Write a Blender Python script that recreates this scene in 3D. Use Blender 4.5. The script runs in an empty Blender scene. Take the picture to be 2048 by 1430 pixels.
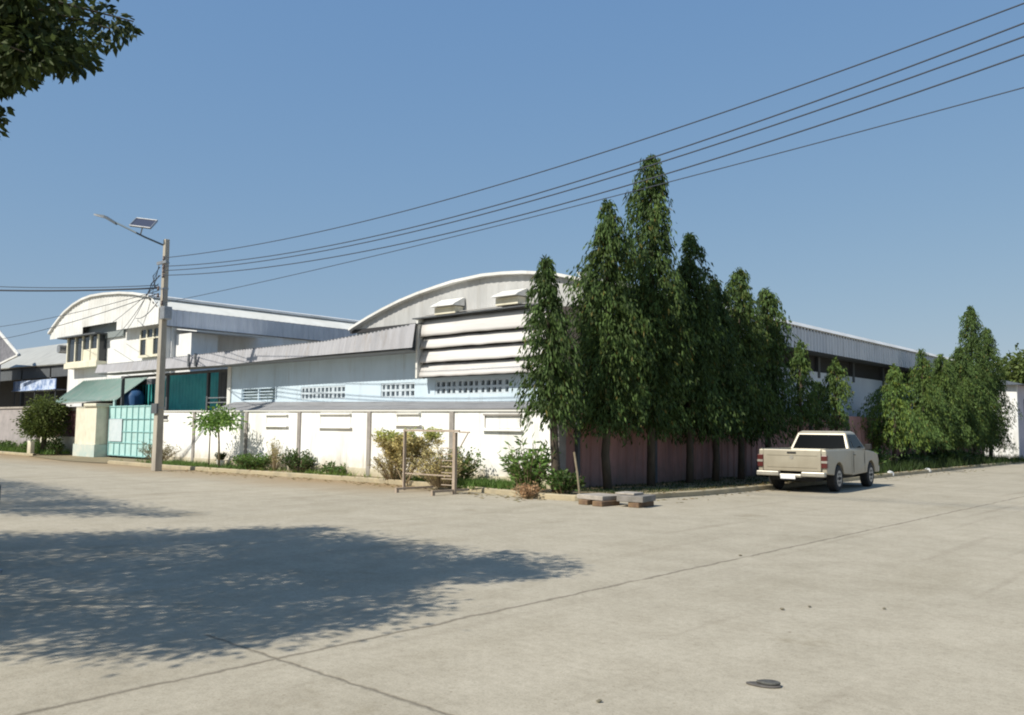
import bpy, bmesh, math, random
from mathutils import Vector, Matrix
R = math.radians
C = bpy.context.scene.collection

# ------------------------------------------------------------------ camera
EYE = 1.6
F_PX = 1739.0; PITCH = R(4.7); ROLL = R(0.64); HEAD = R(41.9)
fw = Vector((-math.sin(HEAD)*math.cos(PITCH), math.cos(HEAD)*math.cos(PITCH), math.sin(PITCH)))
rt0 = Vector((math.cos(HEAD), math.sin(HEAD), 0)); up0 = rt0.cross(fw)
rt = rt0*math.cos(ROLL) + up0*math.sin(ROLL); up = up0*math.cos(ROLL) - rt0*math.sin(ROLL)
cam_data = bpy.data.cameras.new('camera'); cam = bpy.data.objects.new('camera', cam_data); C.objects.link(cam)
cam_data.sensor_width = 36; cam_data.lens = F_PX/2048*36; cam_data.clip_end = 3000; cam_data.clip_start = 0.05
M = Matrix((rt, up, -fw)).transposed().to_4x4(); M.translation = Vector((0, 0, EYE))
cam.matrix_world = M
bpy.context.scene.camera = cam

# ------------------------------------------------------------------ light
KX, KY = 0.19, 1.03            # shadow offset per metre of height
SUN = Vector((-KX, -KY, 1.0)).normalized()          # towards the sun
elev = math.asin(SUN.z); az = math.atan2(SUN.x, SUN.y)   # azimuth from +Y clockwise
w = bpy.data.worlds.new('World'); bpy.context.scene.world = w; w.use_nodes = True
nt = w.node_tree; bg = nt.nodes['Background']
sky = nt.nodes.new('ShaderNodeTexSky'); sky.sky_type = 'NISHITA'; sky.sun_disc = False
sky.sun_elevation = elev; sky.sun_rotation = az
sky.altitude = 0; sky.air_density = 1.0; sky.dust_density = 0.6; sky.ozone_density = 1.6
# clear tropical sky: soften the bright horizon band of the physical sky, channel by channel
EXPO = 0.30; SKY_STR = 0.10
sep = nt.nodes.new('ShaderNodeSeparateColor'); com = nt.nodes.new('ShaderNodeCombineColor'); nt.links.new(sky.outputs[0], sep.inputs[0])
for i, (pw, am) in enumerate(((.60, .475), (.42, .518), (.18, .600))):
    a_ = nt.nodes.new('ShaderNodeMath'); a_.operation = 'MULTIPLY'; a_.inputs[1].default_value = .1358; nt.links.new(sep.outputs[i], a_.inputs[0])
    b_ = nt.nodes.new('ShaderNodeMath'); b_.operation = 'POWER'; b_.inputs[1].default_value = pw; nt.links.new(a_.outputs[0], b_.inputs[0])
    c_ = nt.nodes.new('ShaderNodeMath'); c_.operation = 'MULTIPLY'; c_.inputs[1].default_value = am/(SKY_STR*2**EXPO); nt.links.new(b_.outputs[0], c_.inputs[0])
    nt.links.new(c_.outputs[0], com.inputs[i])
nt.links.new(com.outputs[0], bg.inputs[0]); bg.inputs[1].default_value = SKY_STR
sd = bpy.data.lights.new('sun', 'SUN'); sd.energy = 4.4; sd.angle = R(0.53); sd.color = (1.0, 0.945, 0.84)
so = bpy.data.objects.new('sun', sd); C.objects.link(so); so.location = (-10, -40, 60)
so.rotation_euler = SUN.to_track_quat('Z', 'Y').to_euler()
sc = bpy.context.scene
sc.view_settings.view_transform = 'Standard'; sc.view_settings.look = 'None'
sc.view_settings.exposure = EXPO; sc.view_settings.gamma = 1
sc.cycles.filter_width = 2.0
sc.cycles.max_bounces = 6; sc.cycles.transparent_max_bounces = 8

# ------------------------------------------------------------------ materials
def mat(name, col, rough=0.8, col2=None, scale=3.0, detail=5.0, lo=0.35, hi=0.65, bump=0.0, bscale=30.0,
        metal=0.0, tint=0.0, transl=0.0, streak=None, spec=0.5, alpha=1.0):
    m = bpy.data.materials.new(name); m.use_nodes = True
    n = m.node_tree.nodes; l = m.node_tree.links; b = n['Principled BSDF']
    b.inputs['Roughness'].default_value = rough; b.inputs['Metallic'].default_value = metal
    b.inputs['Specular IOR Level'].default_value = spec
    tc = n.new('ShaderNodeTexCoord')
    mp = n.new('ShaderNodeMapping'); l.new(tc.outputs['Object'], mp.inputs[0])
    if streak: mp.inputs['Scale'].default_value = streak
    base = None
    if col2:
        tx = n.new('ShaderNodeTexNoise'); tx.inputs['Scale'].default_value = scale; tx.inputs['Detail'].default_value = detail
        tx.inputs['Roughness'].default_value = 0.62
        l.new(mp.outputs[0], tx.inputs['Vector'])
        rp = n.new('ShaderNodeValToRGB'); rp.color_ramp.elements[0].position = lo; rp.color_ramp.elements[1].position = hi
        rp.color_ramp.elements[0].color = (*col, 1); rp.color_ramp.elements[1].color = (*col2, 1)
        l.new(tx.outputs[0], rp.inputs[0]); base = rp.outputs[0]
    else:
        rgb = n.new('ShaderNodeRGB'); rgb.outputs[0].default_value = (*col, 1); base = rgb.outputs[0]
    if tint:
        at = n.new('ShaderNodeAttribute'); at.attribute_name = 'tint'
        mx = n.new('ShaderNodeMix'); mx.data_type = 'RGBA'; mx.blend_type = 'MULTIPLY'; mx.inputs[0].default_value = 1.0
        l.new(base, mx.inputs[6]); l.new(at.outputs['Color'], mx.inputs[7]); base = mx.outputs[2]
    l.new(base, b.inputs['Base Color'])
    if bump:
        t2 = n.new('ShaderNodeTexNoise'); t2.inputs['Scale'].default_value = bscale; t2.inputs['Detail'].default_value = 4
        l.new(tc.outputs['Object'], t2.inputs['Vector'])
        bp = n.new('ShaderNodeBump'); bp.inputs['Strength'].default_value = bump; bp.inputs['Distance'].default_value = 0.02
        l.new(t2.outputs[0], bp.inputs['Height']); l.new(bp.outputs[0], b.inputs['Normal'])
    if transl:
        tr = n.new('ShaderNodeBsdfTranslucent'); l.new(base, tr.inputs[0])
        ms = n.new('ShaderNodeMixShader'); ms.inputs[0].default_value = transl
        out = n['Material Output']
        l.new(b.outputs[0], ms.inputs[1]); l.new(tr.outputs[0], ms.inputs[2]); l.new(ms.outputs[0], out.inputs[0])
    return m

white = mat('white_paint', (.76, .76, .75), .7, (.60, .58, .52), 1.3, 8, .42, .85, .05, 20, streak=(1, 1, .35))
whitewall = mat('whitewashed_render', (.88, .88, .85), .85, (.64, .61, .55), .9, 9, .46, .8, .12, 14, streak=(1, 1, .5))
whiteroof = mat('white_sheet_roof', (.74, .735, .71), .5, (.52, .51, .47), .7, 6, .4, .8, streak=(1, 1, 1))
slatw = mat('white_louvre_sheet', (.64, .62, .60), .5, (.46, .44, .42), 1.2, 7, .42, .8, streak=(.3, 1, 6))
ribgrey = mat('grey_sheet_metal', (.39, .385, .40), .55, (.29, .285, .295), 1.2, 6, .4, .7, streak=(2, 2, .4), metal=.15)
ribgable = mat('pale_gable_sheet', (.48, .48, .47), .5, (.38, .38, .37), 1.0, 6, .4, .7, streak=(2, 2, .4))
ribside = mat('side_fascia_sheet', (.58, .59, .61), .5, (.46, .47, .50), 1.0, 6, .4, .7, streak=(2, 2, .4))
bluewall = mat('pale_blue_wall', (.56, .67, .75), .85, (.47, .57, .64), 1.0, 7, .4, .75, .06, 14, streak=(1, 1, .6))
sidewall = mat('pale_side_wall', (.66, .71, .76), .85, (.54, .58, .63), .6, 7, .4, .75, .05, 14, streak=(1, 1, .5))
skirt = mat('grey_skirt_roof', (.27, .27, .28), .6, (.20, .20, .21), 1.6, 6, .4, .7, streak=(1, 3, 1))
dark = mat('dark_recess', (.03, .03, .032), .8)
darkgrey = mat('dark_sheet', (.11, .12, .13), .7, (.07, .075, .08), 2, 5, streak=(5, 5, .4))
pilgrey = mat('grey_pilaster', (.34, .31, .28), .85, (.24, .22, .20), 3, 6, bump=.1)
brownfence = mat('brown_fence_sheet', (.46, .245, .21), .7, (.31, .165, .145), .9, 7, .38, .7, streak=(1, 2.5, .5))
concpole = mat('concrete_pole', (.42, .38, .31), .9, (.27, .24, .20), 3, 8, .4, .7, .2, 25, streak=(1, 1, .3))
kerbm = mat('kerb_concrete', (.44, .37, .24), .9, (.30, .26, .18), 2.2, 8, .4, .7, .3, 22)
slabm = mat('slab_concrete', (.40, .36, .31), .9, (.26, .235, .20), 4, 7, .4, .7, .3, 30)
soil = mat('dry_soil', (.27, .21, .12), .95, (.16, .135, .075), 1.6, 9, .38, .68, .5, 18)
land = mat('land', (.14, .14, .07), 1, (.22, .18, .11), .2, 8, .4, .7, .3, 2)
tealgate = mat('turquoise_paint', (.44, .66, .64), .55, (.35, .55, .53), 2.5, 7, .4, .75)
tealdark = mat('teal_bars', (.24, .45, .44), .55)
tealsheet = mat('teal_sheet', (.07, .47, .45), .5, (.05, .34, .35), 1.5, 5, transl=.35)
greenroof = mat('green_sheet_roof', (.19, .30, .26), .6, (.28, .34, .31), 1.3, 7, .4, .7, streak=(4, 1, 1))
bluetank = mat('blue_plastic', (.03, .10, .24), .45)
cream = mat('cream_paint', (.72, .68, .54), .8, (.58, .54, .42), 2, 7, .4, .8, .05)
rust = mat('rusty_steel', (.33, .26, .195), .8, (.41, .33, .26), 9, 6, bump=.2)
greymetal = mat('galvanised_steel', (.34, .35, .36), .45, (.25, .26, .27), 8, 4, metal=.5)
cable = mat('cable_black', (.035, .045, .065), .7)
bark = mat('bark', (.06, .047, .033), .95, (.11, .085, .06), 6, 8, bump=.6, bscale=18, streak=(1, 1, .25))
palebark = mat('pale_bark', (.30, .25, .17), .95, (.20, .16, .10), 6, 8, bump=.4, bscale=18, streak=(1, 1, .25))
leaf_mast = mat('mast_tree_leaf', (.066, .110, .030), .62, tint=1, transl=.2, spec=.2)
leaf_big = mat('broad_leaf', (.085, .12, .035), .6, tint=1, transl=.25, spec=.2)
leaf_shrub = mat('shrub_leaf', (.10, .18, .045), .6, tint=1, transl=.3, spec=.3)
leaf_dry = mat('dry_leaf', (.36, .33, .17), .8, tint=1, transl=.3, spec=.2)
stem_dry = mat('dry_stem', (.25, .19, .11), .9)
glass = mat('window_glass', (.035, .04, .045), .12)
frame_w = mat('window_frame_white', (.70, .69, .64), .6)
shedroof = mat('weathered_roof_sheet', (.40, .40, .37), .6, (.30, .30, .28), 1, 6, .4, .7, streak=(3, 1, 1))
redfence = mat('maroon_slats', (.16, .075, .075), .7, (.11, .05, .05), 2, 5)
pinkwall = mat('greyish_pink_wall', (.38, .34, .33), .9, (.27, .25, .24), 1.6, 7, .35, .7, .1)
bluetarp = mat('blue_white_tarp', (.55, .62, .75), .7, (.16, .24, .42), 2.2, 3, .4, .6)

def splash(m, col, h0, h1, amt):
    n = m.node_tree.nodes; l = m.node_tree.links; b = n['Principled BSDF']; src = b.inputs['Base Color'].links[0].from_socket
    tc = n.new('ShaderNodeTexCoord'); sp = n.new('ShaderNodeSeparateXYZ'); l.new(tc.outputs['Object'], sp.inputs[0])
    nz = n.new('ShaderNodeTexNoise'); nz.inputs['Scale'].default_value = 1.6; nz.inputs['Detail'].default_value = 9; nz.inputs['Roughness'].default_value = .68; l.new(tc.outputs['Object'], nz.inputs['Vector'])
    ad = n.new('ShaderNodeMath'); ad.operation = 'MULTIPLY_ADD'; l.new(nz.outputs[0], ad.inputs[0]); ad.inputs[1].default_value = -1.3; l.new(sp.outputs[2], ad.inputs[2])
    mr = n.new('ShaderNodeMapRange'); l.new(ad.outputs[0], mr.inputs[0]); mr.inputs[1].default_value = h0-.65; mr.inputs[2].default_value = h1-.65; mr.inputs[3].default_value = amt; mr.inputs[4].default_value = 0
    mx = n.new('ShaderNodeMix'); mx.data_type = 'RGBA'; l.new(mr.outputs[0], mx.inputs[0]); l.new(src, mx.inputs[6]); mx.inputs[7].default_value = (*col, 1); l.new(mx.outputs[2], b.inputs['Base Color'])
def streaks(m, col, amt, sx=5.0, sz=.35, lo=.52, hi=.72, blot=1.0):
    n = m.node_tree.nodes; l = m.node_tree.links; b = n['Principled BSDF']; src = b.inputs['Base Color'].links[0].from_socket
    tc = n.new('ShaderNodeTexCoord'); mp = n.new('ShaderNodeMapping'); mp.inputs['Scale'].default_value = (sx, sx, sz); l.new(tc.outputs['Object'], mp.inputs[0])
    nz = n.new('ShaderNodeTexNoise'); nz.inputs['Scale'].default_value = 1; nz.inputs['Detail'].default_value = 7; nz.inputs['Roughness'].default_value = .65; l.new(mp.outputs[0], nz.inputs['Vector'])
    n2 = n.new('ShaderNodeTexNoise'); n2.inputs['Scale'].default_value = blot; n2.inputs['Detail'].default_value = 5; l.new(tc.outputs['Object'], n2.inputs['Vector'])
    a = n.new('ShaderNodeMapRange'); l.new(nz.outputs[0], a.inputs[0]); a.inputs[1].default_value = lo; a.inputs[2].default_value = hi; a.inputs[3].default_value = 0; a.inputs[4].default_value = amt
    c = n.new('ShaderNodeMapRange'); l.new(n2.outputs[0], c.inputs[0]); c.inputs[1].default_value = .40; c.inputs[2].default_value = .62
    mm = n.new('ShaderNodeMath'); mm.operation = 'MULTIPLY'; l.new(a.outputs[0], mm.inputs[0]); l.new(c.outputs[0], mm.inputs[1])
    mx = n.new('ShaderNodeMix'); mx.data_type = 'RGBA'; l.new(mm.outputs[0], mx.inputs[0]); l.new(src, mx.inputs[6]); mx.inputs[7].default_value = (*col, 1); l.new(mx.outputs[2], b.inputs['Base Color'])
splash(whitewall, (.46, .38, .25), .12, .75, .75); streaks(whitewall, (.42, .40, .34), .75, 6, .35)
splash(cream, (.36, .29, .18), .1, .7, .7); streaks(cream, (.35, .31, .22), .6)
streaks(bluewall, (.33, .36, .36), .6, 4, .4); streaks(white, (.38, .37, .34), .6, 5, .4); streaks(whiteroof, (.36, .33, .28), .65, 4, .5)
streaks(slatw, (.30, .27, .24), .6, .6, 7); streaks(ribgable, (.30, .27, .23), .6, 4, .4); streaks(ribgrey, (.26, .22, .18), .65, 5, .6, blot=.6); streaks(ribside, (.30, .30, .30), .6, 4, .4)
streaks(tealgate, (.30, .22, .14), .55, 5, .6); streaks(greenroof, (.30, .30, .26), .7, 3, 3); splash(brownfence, (.17, .13, .11), .1, .8, .8); streaks(brownfence, (.15, .11, .10), .6, 4, .3)
splash(pinkwall, (.25, .21, .15), .1, .7, .7); streaks(sidewall, (.36, .38, .40), .6, 3, .3); streaks(concpole, (.18, .16, .13), .5, 8, .5)

# concrete road with two construction joints and stains
def road_mat():
    m = bpy.data.materials.new('road_concrete'); m.use_nodes = True
    n = m.node_tree.nodes; l = m.node_tree.links; b = n['Principled BSDF']; b.inputs['Roughness'].default_value = .92
    b.inputs['Specular IOR Level'].default_value = .25
    tc = n.new('ShaderNodeTexCoord'); P = tc.outputs['Object']
    def noise(s, d=6, r=.6, vec=P, stretch=None):
        if stretch:
            mp = n.new('ShaderNodeMapping'); mp.inputs['Scale'].default_value = stretch; l.new(P, mp.inputs[0]); vec = mp.outputs[0]
        t = n.new('ShaderNodeTexNoise'); t.inputs['Scale'].default_value = s; t.inputs['Detail'].default_value = d
        t.inputs['Roughness'].default_value = r; l.new(vec, t.inputs['Vector']); return t.outputs[0]
    def ramp(v, a, b_, ca, cb):
        rp = n.new('ShaderNodeValToRGB'); e = rp.color_ramp.elements
        e[0].position = a; e[1].position = b_; e[0].color = (*ca, 1); e[1].color = (*cb, 1); l.new(v, rp.inputs[0]); return rp.outputs[0]
    def mul(a, c, f=1.0):
        x = n.new('ShaderNodeMix'); x.data_type = 'RGBA'; x.blend_type = 'MULTIPLY'; x.inputs[0].default_value = f
        l.new(a, x.inputs[6]); l.new(c, x.inputs[7]); return x.outputs[2]
    def mth(op, a, v=None, c=None):
        x = n.new('ShaderNodeMath'); x.operation = op
        for i, q in enumerate((a, v, c)):
            if q is None: continue
            if isinstance(q, (int, float)): x.inputs[i].default_value = q
            else: l.new(q, x.inputs[i])
        return x.outputs[0]
    base = ramp(noise(.28, 7), .32, .70, (.46, .412, .322), (.39, .350, .271))
    base = mul(base, ramp(noise(1.7, 9, .7), .30, .62, (.86, .85, .83), (1.04, 1.04, 1.04)))
    base = mul(base, ramp(noise(14, 8, .75), .32, .58, (.84, .84, .83), (1.04, 1.04, 1.04)))
    base = mul(base, ramp(noise(60, 3, .8), .36, .5, (.80, .79, .77), (1, 1, 1)))
    base = mul(base, ramp(noise(.75, 5, .55, stretch=(1, .22, 1)), .55, .76, (1, 1, 1), (.84, .83, .80)))
    base = mul(base, ramp(noise(.55, 9, .72), .60, .70, (1, 1, 1), (.82, .80, .75)))
    base = mul(base, ramp(noise(3.4, 10, .8, stretch=(1, .5, 1)), .60, .74, (1, 1, 1), (.78, .76, .72)))
    base = mul(base, ramp(noise(1.2, 4, .5, stretch=(2.4, .10, 1)), .60, .72, (1, 1, 1), (.87, .86, .85)))
    vo = n.new('ShaderNodeTexVoronoi'); vo.inputs['Scale'].default_value = 1.1; l.new(P, vo.inputs['Vector'])
    base = mul(base, ramp(vo.outputs['Distance'], .010, .026, (.42, .38, .32), (1, 1, 1)))
    v3 = n.new('ShaderNodeTexVoronoi'); v3.inputs['Scale'].default_value = 9; l.new(P, v3.inputs['Vector'])
    base = mul(base, ramp(v3.outputs['Distance'], .05, .12, (.76, .74, .70), (1, 1, 1)))
    sp = n.new('ShaderNodeSeparateXYZ'); l.new(P, sp.inputs[0]); X, Y = sp.outputs[0], sp.outputs[1]
    wob = mth('MULTIPLY', mth('SUBTRACT', noise(2.5, 8, .7), .5), .16)
    gap = noise(1.1, 4)
    def joint(co, pos, wd, keep):
        d = mth('ABSOLUTE', mth('ADD', mth('SUBTRACT', co, pos), wob))
        k = mth('SUBTRACT', 1.0, mth('MINIMUM', mth('DIVIDE', d, wd), 1.0))
        kk = mth('MINIMUM', mth('MAXIMUM', mth('MULTIPLY', mth('SUBTRACT', gap, keep), 9), 0), 1)
        return mth('MULTIPLY', k, kk)
    j = joint(X, -5.30, .038, .30)
    xm = mth('MULTIPLY', joint(Y, 3.52, .028, .25), mth('MULTIPLY', mth('GREATER_THAN', X, -6.3), 1))
    far = [joint(Y, 15.3, .05, .50), joint(X, .2, .03, .5), joint(Y, 27.0, .05, .42), joint(Y, -2.5, .03, .4)]
    tot = mth('MAXIMUM', j, xm)
    for q in far: tot = mth('MAXIMUM', tot, mth('MULTIPLY', q, .5))
    jc = n.new('ShaderNodeMix'); jc.data_type = 'RGBA'; l.new(mth('MULTIPLY', tot, .80), jc.inputs[0])
    l.new(base, jc.inputs[6]); jc.inputs[7].default_value = (.13, .11, .08, 1); base = jc.outputs[2]
    # brown earth washed onto the road by the kerb of the left street
    dn = mth('ADD', mth('SUBTRACT', 15.9, Y), mth('MULTIPLY', mth('SUBTRACT', noise(.35, 6), .5), 3.0))
    s1 = mth('SUBTRACT', 1.0, mth('MINIMUM', mth('MAXIMUM', mth('DIVIDE', dn, 3.4), 0), 1))
    s2 = mth('MINIMUM', mth('MAXIMUM', mth('DIVIDE', mth('SUBTRACT', -14.5, X), 4.0), 0), 1)
    dc = n.new('ShaderNodeMix'); dc.data_type = 'RGBA'
    l.new(mth('MULTIPLY', mth('MULTIPLY', s1, s2), .95), dc.inputs[0]); l.new(base, dc.inputs[6]); dc.inputs[7].default_value = (.30, .215, .12, 1)
    l.new(dc.outputs[2], b.inputs['Base Color'])
    bp = n.new('ShaderNodeBump'); bp.inputs['Strength'].default_value = .35; bp.inputs['Distance'].default_value = .01
    h = mth('SUBTRACT', noise(45, 6, .7), mth('MULTIPLY', tot, 1.2))
    l.new(h, bp.inputs['Height']); l.new(bp.outputs[0], b.inputs['Normal'])
    return m
roadm = road_mat()

# ------------------------------------------------------------------ mesh helpers
class MB:
    def __init__(s): s.v = []; s.f = []; s.t = []
    def add(s, vs, fs, t=None):
        o = len(s.v); s.v += [tuple(v) for v in vs]; s.f += [tuple(i+o for i in f) for f in fs]
        if t is not None: s.t += [t]*len(fs)
        return s
    def box(s, x0, x1, y0, y1, z0, z1):
        v = [(x0,y0,z0),(x1,y0,z0),(x1,y1,z0),(x0,y1,z0),(x0,y0,z1),(x1,y0,z1),(x1,y1,z1),(x0,y1,z1)]
        return s.add(v, [(0,3,2,1),(4,5,6,7),(0,1,5,4),(1,2,6,5),(2,3,7,6),(3,0,4,7)])
    def hexa(s, v):      # 8 points: bottom 4, top 4
        return s.add(v, [(0,3,2,1),(4,5,6,7),(0,1,5,4),(1,2,6,5),(2,3,7,6),(3,0,4,7)])
    def slab(s, a, b, c, d, th):   # quad with thickness along -normal
        a, b, c, d = map(Vector, (a, b, c, d)); nn = (b-a).cross(d-a).normalized()*th
        return s.hexa([a-nn, b-nn, c-nn, d-nn, a, b, c, d])
    def tube(s, pts, rad, n=8, caps=True):
        pts = [Vector(p) for p in pts]
        rads = rad if isinstance(rad, (list, tuple)) else [rad]*len(pts)
        o = len(s.v); vs = []
        for i, p in enumerate(pts):
            d = (pts[min(i+1, len(pts)-1)] - pts[max(i-1, 0)]).normalized()
            a = Vector((0, 0, 1)) if abs(d.z) < .95 else Vector((1, 0, 0))
            u = d.cross(a).normalized(); q = d.cross(u)
            for k in range(n):
                an = 2*math.pi*k/n; vs.append(p + (u*math.cos(an)+q*math.sin(an))*rads[i])
        fs = []
        for i in range(len(pts)-1):
            for k in range(n):
                fs.append((i*n+k, i*n+(k+1) % n, (i+1)*n+(k+1) % n, (i+1)*n+k))
        if caps: fs += [tuple(range(n))[::-1], tuple(range((len(pts)-1)*n, len(pts)*n))]
        return s.add(vs, fs)
    def prism(s, prof, axis, a, b):   # profile of 2-D points extruded along an axis
        def P(p, t):
            if axis == 'x': return (t, p[0], p[1])
            if axis == 'y': return (p[0], t, p[1])
            return (p[0], p[1], t)
        n = len(prof)
        return s.add([P(p, a) for p in prof]+[P(p, b) for p in prof],
                     [tuple(range(n)), tuple(range(n, 2*n))[::-1]]+[(i, i+n, (i+1) % n+n, (i+1) % n) for i in range(n)])
    def build(s, name, m, parent=None, loc=None, smooth=False, bevel=0, fix=False):
        me = bpy.data.meshes.new(name)
        off = Vector(loc) if loc is not None else (Vector(parent['_base']) if parent is not None else Vector((0,0,0)))
        me.from_pydata([(v[0]-off.x, v[1]-off.y, v[2]-off.z) for v in s.v], [], s.f)
        if fix:
            bm = bmesh.new(); bm.from_mesh(me); bmesh.ops.recalc_face_normals(bm, faces=bm.faces); bm.to_mesh(me); bm.free()
        if s.t:
            at = me.attributes.new('tint', 'FLOAT_COLOR', 'FACE')
            fl = []
            for t in s.t: fl += [t[0], t[1], t[2], 1.0]
            at.data.foreach_set('color', fl)
        me.materials.append(m)
        if smooth: me.polygons.foreach_set('use_smooth', [True]*len(me.polygons))
        o = bpy.data.objects.new(name, me); C.objects.link(o)
        if parent is not None:
            o.parent = parent
            o['_base'] = parent['_base']
        else:
            o.location = off; o['_base'] = tuple(off)
        if bevel:
            b = o.modifiers.new('bevel', 'BEVEL'); b.width = bevel; b.segments = 2; b.limit_method = 'ANGLE'; b.angle_limit = R(40)
        return o

def thing(name, label, cat, loc, group=None):
    o = bpy.data.objects.new(name, None); C.objects.link(o); o.location = loc; o.empty_display_size = .2
    o['_base'] = tuple(loc); o['label'] = label; o['category'] = cat
    if group: o['group'] = group
    return o
def tag(o, label, cat, group=None):
    o['label'] = label; o['category'] = cat
    if group: o['group'] = group
    return o
def struct(o, kind='structure'):
    o['kind'] = kind; return o

def ribbed(mb, p0, p1, zb, zt, nrm, period=.25, depth=.03, lean=(0, 0)):
    """ribbed sheet standing on the line p0-p1 (xy); zb(t), zt(t) give its bottom and top; nrm faces the viewer"""
    p0 = Vector(p0); p1 = Vector(p1); L = (p1-p0).length; n = max(2, int(L/period)); nv = Vector(nrm)
    cols = []
    for i in range(n):
        for fr, dd in ((0, 0), (.52, 0), (.62, 1), (.90, 1)):
            t = (i+fr)/n; cols.append((t, dd))
    cols.append((1, 0))
    vs = []; fs = []
    for t, dd in cols:
        b = p0.lerp(p1, t) + nv*(dd*depth)
        vs.append((b.x, b.y, zb(t))); vs.append((b.x+lean[0], b.y+lean[1], zt(t)))
    for i in range(len(cols)-1): fs.append((2*i, 2*i+2, 2*i+3, 2*i+1))
    mb.add(vs, fs)

def interp(tab, x):
    if x <= tab[0][0]: return tab[0][1]
    for (a, va), (b, vb) in zip(tab, tab[1:]):
        if x <= b: return va+(vb-va)*(x-a)/(b-a)
    return tab[-1][1]

# ------------------------------------------------------------------ ground
g = MB(); g.add([(-900,-900,-.05),(900,-900,-.05),(900,1200,-.05),(-900,1200,-.05)], [(0,1,2,3)])
struct(g.build('ground', land))
# kerb line: left street along y=15.85, round corner, right street
kerb = [(-36.5, 15.75), (-31, 15.62), (-25, 16.0), (-20, 16.32), (-17, 16.15), (-14.5, 15.75), (-13.0, 15.5), (-12.1, 15.65), (-11.6, 16.2), (-11.35, 17.2),
        (-11.0, 19.5), (-10.95, 24), (-11.1, 32), (-11.3, 45), (-11.5, 57), (-11.5, 130)]
r = MB(); rv = [(-120,-30,0),(16,-30,0),(16,130,0)] + [(x+.02, y-.02, 0) for x, y in reversed(kerb)] + [(-44, 17.9, 0), (-120, 17.9, 0)]
r.add(rv, [tuple(range(len(rv)))])
struct(r.build('road', roadm))
# verge
v = MB(); vv = [(x-.1, y+.1, .085) for x, y in kerb] + [(-14.1, 130, .085), (-14.1, 17.6, .085), (-36.5, 17.6, .085)]
v.add(vv, [tuple(range(len(vv)))])
struct(v.build('verge', soil))
dv = MB(); dvv = [(-46.5, 16.2, .02), (-40, 15.3, .02), (-36.4, 15.6, .02), (-36.4, 18.6, .02), (-46.5, 18.6, .02)]
dv.add(dvv, [tuple(range(5))]); struct(dv.build('driveway', soil))
v2 = MB(); v2.add([(-100, 16.9, .03), (-46.5, 16.5, .03), (-46.5, 20, .03), (-100, 20, .03)], [(0,1,2,3)]); struct(v2.build('verge_far', soil))
yd = MB(); yd.add([(-100, 17.7, .012), (-14.0, 17.7, .012), (-14.0, 130, .012), (-100, 130, .012)], [(0,1,2,3)]); struct(yd.build('yard', soil))
def kerb_strip(pts, h, wd):
    mb = MB(); n = len(pts); rows = []
    for i, p in enumerate(pts):
        a = Vector(pts[max(i-1, 0)]); b = Vector(pts[min(i+1, n-1)]); d = (b-a).normalized(); q = Vector((-d.y, d.x))
        P0 = Vector(p); P1 = P0+q*wd
        rows.append([(P0.x, P0.y, -.02), (P0.x, P0.y, h-.02), (P0.x+q.x*.02, P0.y+q.y*.02, h), (P1.x, P1.y, h), (P1.x, P1.y, 0)])
    vs = [q for r_ in rows for q in r_]; fs = []
    for i in range(n-1):
        for k in range(4): fs.append((i*5+k, (i+1)*5+k, (i+1)*5+k+1, i*5+k+1))
    mb.add(vs, fs); return mb
struct(kerb_strip([p for p in kerb if True], .13, .16).build('kerb', kerbm))
struct(kerb_strip([(-100, 16.8), (-70, 16.9), (-46.6, 16.45)], .11, .16).build('kerb', kerbm))

# ------------------------------------------------------------------ main warehouse
FY = 18.6
W = thing('warehouse', 'long pale blue warehouse with arched white roof and louvred screen behind the corner', 'warehouse', (-20, FY, 0))
RX0, RX1 = -23.9, -13.9
arch = [(-23.9, 5.02), (-23.7, 5.10), (-22.9, 5.36), (-22.16, 5.57), (-21.3, 5.78), (-20.45, 5.94), (-19.6, 6.06), (-18.87, 6.15), (-17.61, 6.21), (-16.8, 6.18), (-16.04, 6.12), (-14.94, 5.96), (-13.9, 5.68)]
mb = MB()   # front wall with real openings for the grilles
grl = [(-31.15, -28.76), (-27.09, -24.45), (-22.53, -20.85), (-19.91, -16.79)]
gwhite = mat('blue_white_block', (.56, .63, .68), .85, (.44, .50, .54), 5, 6)
gz = [(2.60, 3.05), (2.57, 3.05), (2.58, 3.06), (2.62, 3.08)]
xs = -31.95
mb.box(-31.95, -14.9, FY, FY+.2, 0, 2.57)
mb.box(-31.95, -23.9, FY, FY+.2, 3.08, 4.45); mb.box(-23.9, -14.9, FY, FY+.2, 3.08, 4.9)
for (a, b), (z0, z1) in zip(grl, gz):
    mb.box(xs, a, FY, FY+.2, 2.57, 3.08); xs = b
    if z0 > 2.572: mb.box(a, b, FY, FY+.2, 2.57, z0)
    if z1 < 3.078: mb.box(a, b, FY, FY+.2, z1, 3.08)
mb.box(xs, -14.9, FY, FY+.2, 2.57, 3.08)
mb.build('wall', bluewall, W)
mb = MB(); mb.box(-32.15, -31.90, FY-.06, FY+.3, 0, 4.2); mb.build('corner_post', frame_w, W)
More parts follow.
